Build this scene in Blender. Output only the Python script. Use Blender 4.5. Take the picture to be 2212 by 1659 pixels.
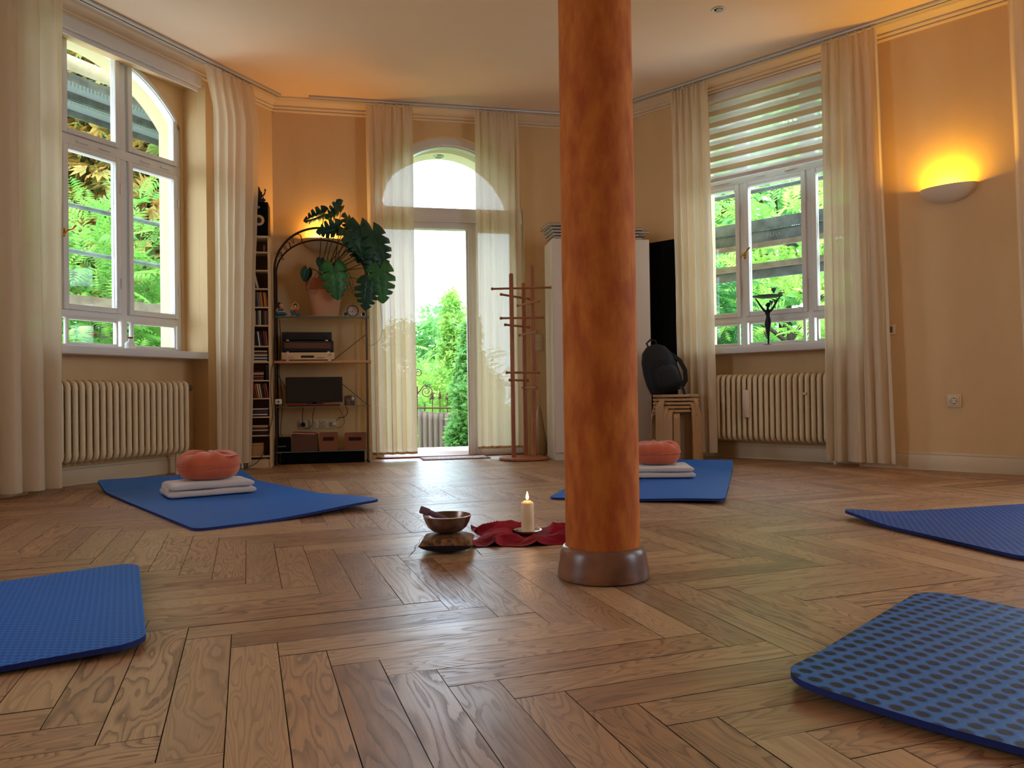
import bpy, bmesh, math, random
from mathutils import Vector, Matrix, noise
import numpy as np
PI = math.pi
for o in list(bpy.data.objects): bpy.data.objects.remove(o, do_unlink=True)
SC = bpy.context.scene
COL = SC.collection

# ------------------------------------------------------------------ camera
FPX, PITCH, ROLL, EYE = 1653.5, 0.00955, -0.014665, 0.55
_F = Vector((0, math.cos(PITCH), math.sin(PITCH)))
_U0 = Vector((0, -math.sin(PITCH), math.cos(PITCH)))
_R0 = Vector((1, 0, 0))
_R = _R0*math.cos(ROLL) + _U0*math.sin(ROLL)
_U = -_R0*math.sin(ROLL) + _U0*math.cos(ROLL)
cam_d = bpy.data.cameras.new('camera')
cam_d.sensor_fit = 'HORIZONTAL'; cam_d.sensor_width = 36.0
cam_d.lens = FPX/2212*36.0; cam_d.clip_start = 0.05; cam_d.clip_end = 400
cam = bpy.data.objects.new('camera', cam_d); COL.objects.link(cam)
m3 = Matrix((_R, _U, -_F)).transposed()
cam.matrix_world = Matrix.Translation((0, 0, EYE)) @ m3.to_4x4()
SC.camera = cam

# ------------------------------------------------------------------ world, exposure
SC.view_settings.view_transform = 'Standard'
SC.view_settings.look = 'None'
SC.view_settings.gamma = 1.0
SC.view_settings.use_curve_mapping = False
SC.view_settings.exposure = 0.20
w = bpy.data.worlds.new('overcast_sky'); SC.world = w; w.use_nodes = True
wb = w.node_tree.nodes['Background']
wb.inputs[0].default_value = (0.64, 0.82, 1.0, 1); wb.inputs[1].default_value = 9.0

def lamp(name, kind, loc, power, color, size=0.1, size_y=None, rot=None, portal=False, parent=None):
    l = bpy.data.lights.new(name, kind); l.energy = power; l.color = color
    if kind == 'AREA':
        l.shape = 'RECTANGLE' if size_y else 'SQUARE'; l.size = size
        if size_y: l.size_y = size_y
        if portal: l.cycles.is_portal = True
    elif kind == 'POINT': l.shadow_soft_size = size
    o = bpy.data.objects.new(name, l); COL.objects.link(o); o.location = loc
    if rot: o.rotation_euler = rot
    if parent: o.parent = parent
    return o

# ------------------------------------------------------------------ measuring: pixel -> place on a known plane
def ray(x, y): return _F + _R*((x-1106)/FPX) - _U*((y-829.5)/FPX)
def fl(x, y, z=0.0):
    d = ray(x, y); t = (z-EYE)/d.z; return Vector((d.x*t, d.y*t, z))
class Plane:
    def __init__(s, O, e):
        s.O = Vector((O[0], O[1], 0)); s.e = Vector((e[0], e[1], 0)).normalized(); s.n = Vector((s.e.y, -s.e.x, 0))
        s.th = math.atan2(s.e.y, s.e.x)
    def px(s, x, y, off=0.0):
        d = ray(x, y); O = s.O + s.n*off; dd = Vector((d.x, d.y, 0)); t = O.dot(s.n)/dd.dot(s.n)
        P = dd*t; return (P-O).dot(s.e), EYE + d.z*t
    def at(s, a, off=0.0, z=0.0):
        P = s.O + s.e*a + s.n*off; return Vector((P.x, P.y, z))
C1 = (-1.93, 6.23); C2 = (0.744, 6.81)
LW = Plane(C1, (.424, .905)); BW = Plane(C1, (.977, .212)); RW = Plane(C2, (.727, -.687))
HC = 2.96    # ceiling height

# ------------------------------------------------------------------ materials
MATS = {}
class NT:
    """small helper to write node maths as expressions"""
    def __init__(s, m): s.t = m.node_tree; s.n = s.t.nodes; s.l = s.t.links
    def new(s, k, **kw):
        n = s.n.new(k)
        for a, b in kw.items(): setattr(n, a, b)
        return n
    def put(s, sock, v):
        if hasattr(v, 'links') or isinstance(v, bpy.types.NodeSocket): s.l.new(v, sock)
        else: sock.default_value = v
    def m(s, op, a, b=0.0, c=0.0):
        n = s.new('ShaderNodeMath', operation=op)
        s.put(n.inputs[0], a); s.put(n.inputs[1], b)
        if len(n.inputs) > 2: s.put(n.inputs[2], c)
        return n.outputs[0]
    def mix(s, f, a, b, blend='MIX'):
        n = s.new('ShaderNodeMix', data_type='RGBA', blend_type=blend)
        s.put(n.inputs[0], f)
        for k, v in ((6, a), (7, b)):
            if isinstance(v, tuple) and len(v) == 3: v = (*v, 1)
            s.put(n.inputs[k], v)
        return n.outputs[2]
    def noise(s, vec, scale, detail=2.0, rough=.5, dist=0.0):
        n = s.new('ShaderNodeTexNoise'); s.put(n.inputs['Scale'], scale); s.put(n.inputs['Detail'], detail)
        s.put(n.inputs['Roughness'], rough); s.put(n.inputs['Distortion'], dist)
        if vec is not None: s.l.new(vec, n.inputs['Vector'])
        return n.outputs[0]
    def ramp(s, f, lo, hi):
        n = s.new('ShaderNodeMapRange'); s.put(n.inputs[0], f); s.put(n.inputs[1], lo); s.put(n.inputs[2], hi); n.clamp = True
        return n.outputs[0]
    def mapping(s, vec, scale=(1, 1, 1), loc=(0, 0, 0), rot=(0, 0, 0)):
        n = s.new('ShaderNodeMapping'); s.l.new(vec, n.inputs[0]); s.put(n.inputs['Scale'], scale); s.put(n.inputs['Location'], loc); s.put(n.inputs['Rotation'], rot)
        return n.outputs[0]
    def bump(s, h, strength=.3, dist=.002):
        n = s.new('ShaderNodeBump'); n.inputs['Strength'].default_value = strength; n.inputs['Distance'].default_value = dist
        s.l.new(h, n.inputs['Height']); return n.outputs[0]
def srgb(r, g, b):
    return tuple(((c/255)/12.92 if c/255 <= .04045 else ((c/255+.055)/1.055)**2.4) for c in (r, g, b))
def mat(name, color, rough=.6, metal=0.0, var=None, vscale=8.0, bump=0.0, bscale=60.0, bdist=.002, stretch=None, coat=0.0, spec=None, trans=0.0, sheen=0.0, translucent=0.0, emit=None, estr=0.0, alpha=1.0, ior=1.45):
    if name in MATS: return MATS[name]
    m = bpy.data.materials.new(name); m.use_nodes = True; MATS[name] = m
    T = NT(m); b = T.n['Principled BSDF']
    b.inputs['Base Color'].default_value = (*color, 1); b.inputs['Roughness'].default_value = rough
    b.inputs['Metallic'].default_value = metal; b.inputs['Coat Weight'].default_value = coat
    b.inputs['Transmission Weight'].default_value = trans; b.inputs['IOR'].default_value = ior
    b.inputs['Sheen Weight'].default_value = sheen; b.inputs['Alpha'].default_value = alpha
    if spec is not None: b.inputs['Specular IOR Level'].default_value = spec
    if emit: b.inputs['Emission Color'].default_value = (*emit, 1); b.inputs['Emission Strength'].default_value = estr
    co = T.new('ShaderNodeTexCoord').outputs['Object']
    if stretch: co = T.mapping(co, scale=stretch)
    if var:
        n = T.ramp(T.noise(co, vscale, 5, .6), .35, .65)
        T.l.new(T.mix(n, color, var), b.inputs['Base Color'])
    if bump:
        T.l.new(T.bump(T.noise(co, bscale, 4, .6), bump, bdist), b.inputs['Normal'])
    if translucent:
        tr = T.new('ShaderNodeBsdfTranslucent'); tr.inputs[0].default_value = (*color, 1)
        mx = T.new('ShaderNodeMixShader'); mx.inputs[0].default_value = translucent
        T.l.new(b.outputs[0], mx.inputs[1]); T.l.new(tr.outputs[0], mx.inputs[2])
        T.l.new(mx.outputs[0], T.n['Material Output'].inputs[0])
    return m

PL = mat('wall_plaster', srgb(231, 192, 140), .75, var=srgb(225, 185, 134), vscale=3, bump=.35, bscale=45, bdist=.0025, stretch=(1, 1, .35))
CE = mat('ceiling_paint', srgb(252, 220, 188), .8, bump=.12, bscale=120, bdist=.001)
WH = mat('white_lacquer', srgb(226, 218, 212), .35, bump=.03, bscale=15)
MO = mat('plaster_moulding', srgb(232, 205, 172), .6)
SKB = mat('baseboard_paint', srgb(222, 196, 160), .45)
RAD = mat('radiator_enamel', srgb(236, 212, 172), .35, bump=.05, bscale=30)
OUTP = mat('yellow_outside_render', srgb(200, 178, 132), .85, var=srgb(200, 182, 138), bump=.3, bscale=80)
GLASSW = mat('window_glass', (1, 1, 1), .0, trans=1.0, ior=1.0, spec=.5)
def pane_glass():
    m = bpy.data.materials.new('pane_glass'); m.use_nodes = True; T = NT(m); T.n.remove(T.n['Principled BSDF'])
    a = T.new('ShaderNodeBsdfTransparent'); a.inputs[0].default_value = (.96, .98, .97, 1)
    g = T.new('ShaderNodeBsdfGlossy'); g.inputs['Roughness'].default_value = .02
    fr = T.new('ShaderNodeFresnel'); fr.inputs[0].default_value = 1.45
    ge = T.new('ShaderNodeNewGeometry'); front = T.m('SUBTRACT', 1.0, ge.outputs['Backfacing']); fac = T.m('MULTIPLY', fr.outputs[0], front)
    mx = T.new('ShaderNodeMixShader'); T.l.new(fac, mx.inputs[0]); T.l.new(a.outputs[0], mx.inputs[1]); T.l.new(g.outputs[0], mx.inputs[2])
    T.l.new(mx.outputs[0], T.n['Material Output'].inputs[0]); return m
PANE = pane_glass()
BRASS = mat('brass', srgb(190, 140, 60), .25, 1.0)
BLACK = mat('black_plastic', (.012, .012, .014), .4)
BLACKM = mat('black_matt', (.004, .004, .004), .85, spec=.1)
FABC = mat('curtain_linen', srgb(241, 221, 190), .9, bump=.25, bscale=220, bdist=.001, translucent=.40, sheen=.1)
def weave(m, k):   # open weave: a little light passes straight between the threads
    T = NT(m); o = T.n['Material Output']; src = o.inputs[0].links[0].from_socket
    tr = T.new('ShaderNodeBsdfTransparent'); mx = T.new('ShaderNodeMixShader'); mx.inputs[0].default_value = k
    T.l.new(src, mx.inputs[1]); T.l.new(tr.outputs[0], mx.inputs[2]); T.l.new(mx.outputs[0], o.inputs[0]); return m
weave(FABC, .035)
BLUE_D = (.005, .02, .12)
STEEL = mat('galvanised_steel', srgb(120, 124, 126), .55, .6, var=srgb(95, 98, 100), vscale=20)
def wood(name, c1, c2, rough=.45, axis=2, scale=14, coat=0):
    if name in MATS: return MATS[name]
    m = bpy.data.materials.new(name); m.use_nodes = True; MATS[name] = m; T = NT(m); b = T.n['Principled BSDF']
    co = T.new('ShaderNodeTexCoord').outputs['Object']
    sc = [1, 1, 1]; sc[axis] = .08
    v = T.mapping(co, scale=tuple(sc))
    n1 = T.noise(v, scale, 3, .5, .6); n2 = T.noise(v, scale*7, 3, .6)
    f = T.m('FRACT', T.m('MULTIPLY', n1, 6.0))
    f = T.m('ADD', T.m('MULTIPLY', f, .6), T.m('MULTIPLY', n2, .5))
    T.l.new(T.mix(T.ramp(f, .2, .9), c1, c2), b.inputs['Base Color'])
    b.inputs['Roughness'].default_value = rough; b.inputs['Coat Weight'].default_value = coat
    T.l.new(T.bump(n2, .15, .001), b.inputs['Normal'])
    return m
BIRCH = wood('birch_wood', srgb(196, 150, 98), srgb(178, 130, 82), .45)
OAKRED = wood('reddish_beech_wood', srgb(176, 104, 66), srgb(150, 80, 50), .4)
SHELFW = wood('shelf_pine_wood', srgb(222, 172, 122), srgb(198, 144, 98), .5, axis=0)

# ------------------------------------------------------------------ mesh builder
class MB:
    def __init__(s): s.bm = bmesh.new()
    def _t(s, vs, M):
        if M is not None: bmesh.ops.transform(s.bm, matrix=M, verts=vs)
    def box(s, x0, x1, y0, y1, z0, z1, bev=0.0, M=None, seg=2):
        c = [(x0,y0,z0),(x1,y0,z0),(x1,y1,z0),(x0,y1,z0),(x0,y0,z1),(x1,y0,z1),(x1,y1,z1),(x0,y1,z1)]
        v = [s.bm.verts.new(p) for p in c]
        fs = [s.bm.faces.new([v[i] for i in q]) for q in ((3,2,1,0),(4,5,6,7),(0,1,5,4),(1,2,6,5),(2,3,7,6),(3,0,4,7))]
        s._t(v, M)
        if bev > 0:
            es = list({e for f in fs for e in f.edges})
            bmesh.ops.bevel(s.bm, geom=es, offset=bev, segments=seg, profile=.5, affect='EDGES')
        return s
    def tube(s, pts, r, seg=10, closed=False, cap=True, flat=None):
        pts = [Vector(p) for p in pts]; n = len(pts)
        rs = list(r) if hasattr(r, '__len__') else [r]*n
        rings = []; prev = None
        for i, p in enumerate(pts):
            a = pts[(i-1) % n] if (closed or i > 0) else p; b = pts[(i+1) % n] if (closed or i < n-1) else p
            t = (b-a).normalized() if (b-a).length > 1e-9 else Vector((0, 0, 1))
            if prev is None:
                u = t.cross(Vector((0, 0, 1)));
                if u.length < .05: u = t.cross(Vector((0, 1, 0)))
                u.normalize()
            else:
                u = prev - t*prev.dot(t); u.normalize()
            prev = u; v = t.cross(u)
            fy = flat if flat else 1.0
            rings.append([s.bm.verts.new(p + (u*math.cos(2*PI*k/seg) + v*math.sin(2*PI*k/seg)*fy)*rs[i]) for k in range(seg)])
        m = n if closed else n-1
        for i in range(m):
            A, B = rings[i], rings[(i+1) % n]
            for k in range(seg): s.bm.faces.new((A[k], A[(k+1) % seg], B[(k+1) % seg], B[k]))
        if cap and not closed:
            s.bm.faces.new(rings[0][::-1]); s.bm.faces.new(rings[-1])
        return s
    def cyl(s, p0, p1, r0, r1=None, seg=16): return s.tube([p0, p1], [r0, r1 if r1 is not None else r0], seg)
    def lathe(s, prof, seg=32, c=(0, 0, 0), M=None, fn=None, capb=False, capt=False):
        rings = []; allv = []
        for (r, z) in prof:
            if r < 1e-6:
                v = s.bm.verts.new((c[0], c[1], c[2]+z)); rings.append([v]); allv.append(v)
            else:
                rg = []
                for k in range(seg):
                    a = 2*PI*k/seg; rr, zz = (r, z) if fn is None else fn(r, z, a)
                    rg.append(s.bm.verts.new((c[0]+rr*math.cos(a), c[1]+rr*math.sin(a), c[2]+zz)))
                rings.append(rg); allv += rg
        for A, B in zip(rings[:-1], rings[1:]):
            for k in range(seg):
                k2 = (k+1) % seg
                if len(A) == 1 and len(B) == 1: break
                if len(A) == 1: s.bm.faces.new((A[0], B[k2], B[k]))
                elif len(B) == 1: s.bm.faces.new((A[k], A[k2], B[0]))
                else: s.bm.faces.new((A[k], A[k2], B[k2], B[k]))
        if capb and len(rings[0]) > 1: s.bm.faces.new(rings[0][::-1])
        if capt and len(rings[-1]) > 1: s.bm.faces.new(rings[-1])
        s._t(allv, M); return s
    def ell(s, c, r, rot=None, seg=16, rings=10):
        M = Matrix.Translation(c) @ (rot.to_4x4() if rot is not None else Matrix()) @ Matrix.Diagonal((r[0], r[1], r[2], 1))
        bmesh.ops.create_uvsphere(s.bm, u_segments=seg, v_segments=rings, radius=1.0, matrix=M); return s
    def prism(s, poly, y0, y1, M=None, bev=0):
        """polygon in x,z extruded along y"""
        a = [s.bm.verts.new((x, y0, z)) for x, z in poly]; b = [s.bm.verts.new((x, y1, z)) for x, z in poly]
        n = len(poly); fs = [s.bm.faces.new(a), s.bm.faces.new(b[::-1])]
        for i in range(n): fs.append(s.bm.faces.new((a[(i+1) % n], a[i], b[i], b[(i+1) % n])))
        s._t(a+b, M)
        if bev:
            es = list({e for f in fs for e in f.edges}); bmesh.ops.bevel(s.bm, geom=es, offset=bev, segments=2, profile=.5, affect='EDGES')
        return s
    def grid(s, fn, nu, nv, closeu=False, uv=None):
        V = [[s.bm.verts.new(fn(i/nu, j/nv)) for i in range(nu if closeu else nu+1)] for j in range(nv+1)]
        for j in range(nv):
            for i in range(nu):
                i2 = (i+1) % nu if closeu else i+1
                s.bm.faces.new((V[j][i], V[j][i2], V[j+1][i2], V[j+1][i]))
        return s
    def strip(s, path, w, th, up=(0, 0, 1)):
        """flat bar following a path; w sideways, th thickness"""
        pts = [Vector(p) for p in path]; rings = []
        for i, p in enumerate(pts):
            t = (pts[min(i+1, len(pts)-1)] - pts[max(i-1, 0)]).normalized(); side = t.cross(Vector(up)).normalized(); nn = side.cross(t)
            rings.append([s.bm.verts.new(p + side*a*w/2 + nn*b*th/2) for a, b in ((-1,-1),(1,-1),(1,1),(-1,1))])
        for A, B in zip(rings[:-1], rings[1:]):
            for k in range(4): s.bm.faces.new((A[k], A[(k+1) % 4], B[(k+1) % 4], B[k]))
        s.bm.faces.new(rings[0][::-1]); s.bm.faces.new(rings[-1]); return s
    def build(s, name, m, parent=None, smooth=35, loc=None, rz=None):
        bmesh.ops.recalc_face_normals(s.bm, faces=s.bm.faces)
        me = bpy.data.meshes.new(name); s.bm.to_mesh(me); s.bm.free()
        for mm in (m if isinstance(m, (list, tuple)) else [m]): me.materials.append(mm)
        if smooth:
            me.polygons.foreach_set('use_smooth', [True]*len(me.polygons)); me.set_sharp_from_angle(angle=math.radians(smooth))
        o = bpy.data.objects.new(name, me); COL.objects.link(o)
        if parent: o.parent = parent
        if loc is not None: o.location = loc
        if rz is not None: o.rotation_euler = (0, 0, rz)
        return o
def split(mb, name, m, parent, smooth=35):
    """every loose piece of a builder becomes a part of its own"""
    bm = mb.bm; bm.verts.index_update(); seen = set(); out = []
    bm.verts.ensure_lookup_table()
    for v0 in bm.verts:
        if v0.index in seen: continue
        st, isl = [v0], []; seen.add(v0.index)
        while st:
            v = st.pop(); isl.append(v)
            for e in v.link_edges:
                u = e.other_vert(v)
                if u.index not in seen: seen.add(u.index); st.append(u)
        nb = MB(); mp = {v: nb.bm.verts.new(v.co) for v in isl}
        for f in {f for v in isl for f in v.link_faces}: nb.bm.faces.new([mp[v] for v in f.verts])
        out.append(nb.build(name, m, parent, smooth))
    bm.free(); return out
def thing(name, label, cat, loc=(0, 0, 0), rz=0, group=None):
    o = bpy.data.objects.new(name, None); COL.objects.link(o); o.empty_display_size = .1
    o.location = loc; o.rotation_euler = (0, 0, rz); o['label'] = label; o['category'] = cat
    if group: o['group'] = group
    return o
def tag(o, label, cat, group=None):
    o['label'] = label; o['category'] = cat
    if group: o['group'] = group
    return o
def struct(o): o['kind'] = 'structure'; return o
def sbox(name, m, parent, *a, **k): return MB().box(*a, **k).build(name, m, parent)

# ------------------------------------------------------------------ floor: herringbone parquet
def floor_material():
    m = bpy.data.materials.new('oak_parquet'); m.use_nodes = True; T = NT(m); b = T.n['Principled BSDF']
    uv = T.new('ShaderNodeUVMap').outputs[0]; at = T.new('ShaderNodeAttribute', attribute_name='rnd')
    sep = T.new('ShaderNodeSeparateXYZ'); T.l.new(at.outputs['Vector'], sep.inputs[0])
    r1, r2, r3 = sep.outputs
    off = T.new('ShaderNodeCombineXYZ'); T.l.new(T.m('MULTIPLY', r1, 37.0), off.inputs[0]); T.l.new(T.m('MULTIPLY', r2, 53.0), off.inputs[1]); T.l.new(T.m('MULTIPLY', r3, 29.0), off.inputs[2])
    va = T.new('ShaderNodeVectorMath', operation='ADD'); T.l.new(uv, va.inputs[0]); T.l.new(off.outputs[0], va.inputs[1]); P = va.outputs[0]
    # cathedral figure: contour lines of a stretched noise, more or less dense per plank
    n1 = T.noise(T.mapping(P, scale=(1.0, 5.5, 1)), 2.6, 1.5, .5, .5)
    dens = T.m('ADD', 7.0, T.m('MULTIPLY', r2, 16.0))
    wob = T.noise(T.mapping(P, scale=(8, 40, 1)), 3.0, 2, .5)
    ph = T.m('ADD', T.m('MULTIPLY', n1, dens), T.m('MULTIPLY', wob, .35))
    fr = T.m('FRACT', ph)
    line = T.m('MULTIPLY', T.ramp(fr, .45, .93), T.m('SUBTRACT', 1.0, T.ramp(fr, .93, 1.0)))
    fib = T.noise(T.mapping(P, scale=(6, 260, 1)), 1.6, 3, .65)
    line = T.m('MULTIPLY', line, T.ramp(fib, .22, .55))
    base = T.mix(r1, srgb(132, 92, 62), srgb(198, 154, 110))
    base = T.mix(T.m('MULTIPLY', r3, .35), base, srgb(156, 86, 54))
    big = T.noise(T.mapping(P, scale=(2, 9, 1)), 2.0, 3, .55)
    base = T.mix(T.m('MULTIPLY', T.ramp(big, .3, .7), .35), base, srgb(222, 168, 114))
    c = T.mix(T.m('MULTIPLY', line, T.m('ADD', .30, T.m('MULTIPLY', r3, .5))), base, srgb(74, 46, 30))
    c = T.mix(T.m('MULTIPLY', T.ramp(fib, .58, .38), .22), c, srgb(100, 62, 36))
    # old scratches
    T.l.new(c, b.inputs['Base Color'])
    wpos = T.new('ShaderNodeNewGeometry').outputs['Position']
    wear = T.noise(wpos, 1.6, 4, .6); sm = T.noise(wpos, 14, 4, .6)
    rough = T.m('ADD', .30, T.m('ADD', T.m('MULTIPLY', T.ramp(wear, .35, .7), .10), T.m('ADD', T.m('MULTIPLY', line, .10), T.m('MULTIPLY', sm, .07))))
    T.l.new(rough, b.inputs['Roughness'])
    b.inputs['IOR'].default_value = 1.52; b.inputs['Specular IOR Level'].default_value = .95
    h = T.m('SUBTRACT', T.m('MULTIPLY', fib, .25), T.m('MULTIPLY', line, .45))
    h = T.m('ADD', h, T.m('MULTIPLY', T.noise(T.mapping(P, scale=(3, 14, 1)), 2.0, 2, .5), .35))
    T.l.new(T.bump(h, .30, .0005), b.inputs['Normal'])
    return m
FLOORM = floor_material(); GAPM = mat('floor_gap', srgb(60, 36, 20), .8)
ROOM = [LW.at(-3.9), Vector((*C1, 0)), Vector((*C2, 0)), RW.at(5.0), Vector((RW.at(5.0).x, -2.5, 0)), Vector((LW.at(-3.9).x, -2.5, 0))]   # clockwise
def build_floor():
    random.seed(5)
    bm = bmesh.new(); rl = bm.faces.layers.float_vector.new('rnd'); ul = bm.loops.layers.uv.new('UVMap')
    wq, L, th = 0.17657*.55, 6.318, .33414; ox, oy = -1.57952*.55, 3.26114*.55
    c, s = math.cos(th), math.sin(th); g = .0095; tx = lambda u, v: (ox + wq*(u*c-v*s), oy + wq*(u*s+v*c))
    for mm in range(-12, 14):
        for k in range(-75, 75):
            for kind in (0, 1):
                if kind == 0: u0, v0, du, dv = k+mm*L, -k-L+mm*L, 1, L
                else: u0, v0, du, dv = k+1+mm*L, -k-1+mm*L, L, 1
                cx, cy = tx(u0+du/2, v0+dv/2)
                if not (-4.2 < cx < 5 and -2.8 < cy < 7.3): continue
                q = [(u0+g, v0+g), (u0+du-g, v0+g), (u0+du-g, v0+dv-g), (u0+g, v0+dv-g)]
                t1, t2 = random.gauss(0, .00016), random.gauss(0, .00025)
                zs = [-t1-t2, t1-t2, t1+t2, -t1+t2]
                f = bm.faces.new([bm.verts.new((*tx(*p), z)) for p, z in zip(q, zs)])
                f[rl] = Vector((random.random(), random.random(), random.random()))
                for lp, p in zip(f.loops, q):
                    a, b_ = (p[0]-u0)*wq, (p[1]-v0)*wq
                    lp[ul].uv = (b_, a) if kind == 0 else (a, b_)
    f = bm.faces.new([bm.verts.new(p) for p in ((-4.6, -3, -.003), (5, -3, -.003), (5, 7.2, -.003), (-4.6, 7.2, -.003))]); f.material_index = 1
    n = len(ROOM)
    for i in range(n):
        a, b_ = ROOM[i], ROOM[(i+1) % n]; d = (b_-a).normalized(); nn = Vector((-d.y, d.x, 0)) # outward for clockwise
        ext = .24
        bmesh.ops.bisect_plane(bm, geom=list(bm.verts)+list(bm.edges)+list(bm.faces), plane_co=a+nn*ext, plane_no=nn, clear_outer=True)
    for f in bm.faces:
        if f.normal.z < 0: f.normal_flip()
    me = bpy.data.meshes.new('floor'); bm.to_mesh(me); bm.free(); me.materials.append(FLOORM); me.materials.append(GAPM)
    o = bpy.data.objects.new('floor', me); COL.objects.link(o); struct(o)
build_floor()

# ------------------------------------------------------------------ walls
def wall_layer(mb, s0, s1, y0, y1, ops, z1=None):
    z1 = z1 or HC
    cur = s0
    for (a, b, zb, top) in sorted(ops):
        if a > cur: mb.box(cur, a, y0, y1, 0, z1)
        if zb > 0: mb.box(a, b, y0, y1, 0, zb)
        if callable(top):
            N = 40; pts = [(a+(b-a)*i/N, top(a+(b-a)*i/N)) for i in range(N+1)]
            mb.prism(pts+[(b, z1), (a, z1)], y0, y1)
        elif top < z1: mb.box(a, b, y0, y1, top, z1)
        cur = b
    if cur < s1: mb.box(cur, s1, y0, y1, 0, z1)
def arc(c, r, cz): return lambda x: cz + math.sqrt(max(0.0, r*r-(x-c)**2))
def wall(name, P, s0, s1, inner, outer, t=.23, t2=.45):
    mb = MB(); wall_layer(mb, s0, s1, 0, t, inner)
    o = mb.build(name, PL, None, 0, loc=P.at(0), rz=P.th); struct(o)
    if outer is not None:
        mb = MB(); wall_layer(mb, s0, s1, t, t2, outer)
        mb.bm.faces.ensure_lookup_table()
        for f in mb.bm.faces:
            c = f.calc_center_median(); n = f.normal
            f.normal_update()
            f.material_index = 0 if c.y < t+.001 else 1
        struct(mb.build('outer_shell', [PL, OUTP], o, 0))
    return o
# window geometry (same joinery in both window walls)
ARL = arc(-1.43, .90, 2.89-.90); ARR = arc(1.575, .92, 2.80-.92)
WLL = (-2.16, -.70); WRR = (.93, 2.22)
ROWS = dict(bot0=.905, bot1=1.055, m0=1.15, m1=2.14, u0=2.28)
DC, DR, DZ = 1.45, .65, 2.09
def door_top(x): return DZ + math.sqrt(max(0.0, DR*DR-(x-DC)**2))
wall('wall_left', LW, -3.9, .12, [(-2.02, -.69, 0, 2.84)], [(-2.0, -.72, .82, ARL)])
wall('wall_back', BW, -.12, 2.9, [(DC-DR, DC+DR, 0, door_top)], [(DC-DR, DC+DR, 0, door_top)])
wall('wall_right', RW, -.12, 5.0, [(.90, 2.25, 0, 2.84), (3.5, 4.75, 0, 2.84)], [(.95, 2.2, .82, ARR), (3.55, 4.7, .82, 2.7)])
E5 = RW.at(5.0); W39 = LW.at(-3.9)
EP = Plane((E5.x, E5.y), (0, -1)); WP = Plane((W39.x, -2.5), (0, 1)); SP = Plane((E5.x, -2.5), (-1, 0))
wall('wall_east', EP, -.1, E5.y+2.6, [(1.3, 2.7, .85, 2.7)], None, t=.4)  # unseen window opening, added to let more sky light into the room
wall('wall_west', WP, -.1, W39.y+2.6, [(2.9, 4.1, .85, 2.6)], None, t=.4)  # second unseen opening, likewise put in for its daylight
wall('wall_rear', SP, -.1, E5.x-W39.x+.1, [], None, t=.4)
c = MB().box(-5, 6, -3.2, 8, HC, HC+.2)
for i in range(6):
    a, b_ = ROOM[i], ROOM[(i+1) % 6]; d = (b_-a).normalized(); nn = Vector((-d.y, d.x, 0))
    bmesh.ops.bisect_plane(c.bm, geom=list(c.bm.verts)+list(c.bm.edges)+list(c.bm.faces), plane_co=a+nn*.5, plane_no=nn, clear_outer=True)
    bmesh.ops.holes_fill(c.bm, edges=c.bm.edges)
struct(c.build('ceiling', CE, None, 0))

# window parapets, baseboards, cornice
for P, (a, b_), nm in ((LW, (-2.02, -.69), 'parapet_left'), (RW, (.90, 2.25), 'parapet_right')):
    struct(MB().box(a-.02, b_+.02, .16, .26, 0, .818).build('wall_'+nm, PL, None, 0, loc=P.at(0), rz=P.th))
    struct(MB().box(a, b_, .142, .16, 0, .10, bev=.003).box(a, b_, .148, .16, .10, .118, bev=.002).build('baseboard_niche_'+nm[8:], SKB, None, loc=P.at(0), rz=P.th))
def cornice(name, P, s0, s1):
    prof = [(0, 2.862), (.012, 2.862), (.018, 2.872), (.010, 2.880), (.024, 2.886), (.030, 2.896), (.024, 2.904), (.036, 2.912), (.052, 2.925), (.075, 2.934), (.082, 2.944), (.095, 2.948), (.095, HC), (0, HC)]
    mb = MB(); a = [mb.bm.verts.new((s0, -y, z)) for y, z in prof]; b_ = [mb.bm.verts.new((s1, -y, z)) for y, z in prof]
    n = len(prof); mb.bm.faces.new(a); mb.bm.faces.new(b_[::-1])
    for i in range(n): mb.bm.faces.new((a[i], a[(i+1) % n], b_[(i+1) % n], b_[i]))
    struct(mb.build(name, MO, None, 25, loc=P.at(0), rz=P.th))
cornice('trim_1', LW, -3.9, .02); cornice('trim_2', BW, -.02, 2.75); cornice('trim_3', RW, -.02, 5.0)
def base(name, P, s0, s1, h=.1):
    struct(MB().box(s0, s1, -.018, 0, 0, h, bev=.003).box(s0, s1, -.012, 0, h, h+.018, bev=.003).build(name, SKB, None, loc=P.at(0), rz=P.th))
base('baseboard_left', LW, -.66, -.01); base('baseboard_far_left', LW, -3.9, -2.04); base('baseboard_back', BW, 0, DC-DR-.04); base('baseboard_back_right', BW, DC+DR+.04, 2.72); base('baseboard_right', RW, .02, .86); base('baseboard_far_right', RW, 2.29, 3.45)
# daylight portals in every opening
def portal(P, s, z, w_, h_, y=.5):
    loc = P.at(s, -y, z); lamp('daylight_portal', 'AREA', loc, 1, (1, 1, 1), w_, h_, rot=(-PI/2, 0, P.th), portal=True)
portal(LW, -1.43, 1.85, 1.5, 2.1, .46); portal(RW, 1.575, 1.85, 1.35, 2.1, .46); portal(RW, 4.12, 1.8, 1.2, 1.9, .46); portal(BW, DC, 1.37, 1.3, 2.75, .46)
portal(EP, 2.0, 1.77, 1.4, 1.85, .41); portal(WP, 3.5, 1.72, 1.2, 1.75, .41)  # portals of the two added side openings

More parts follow.
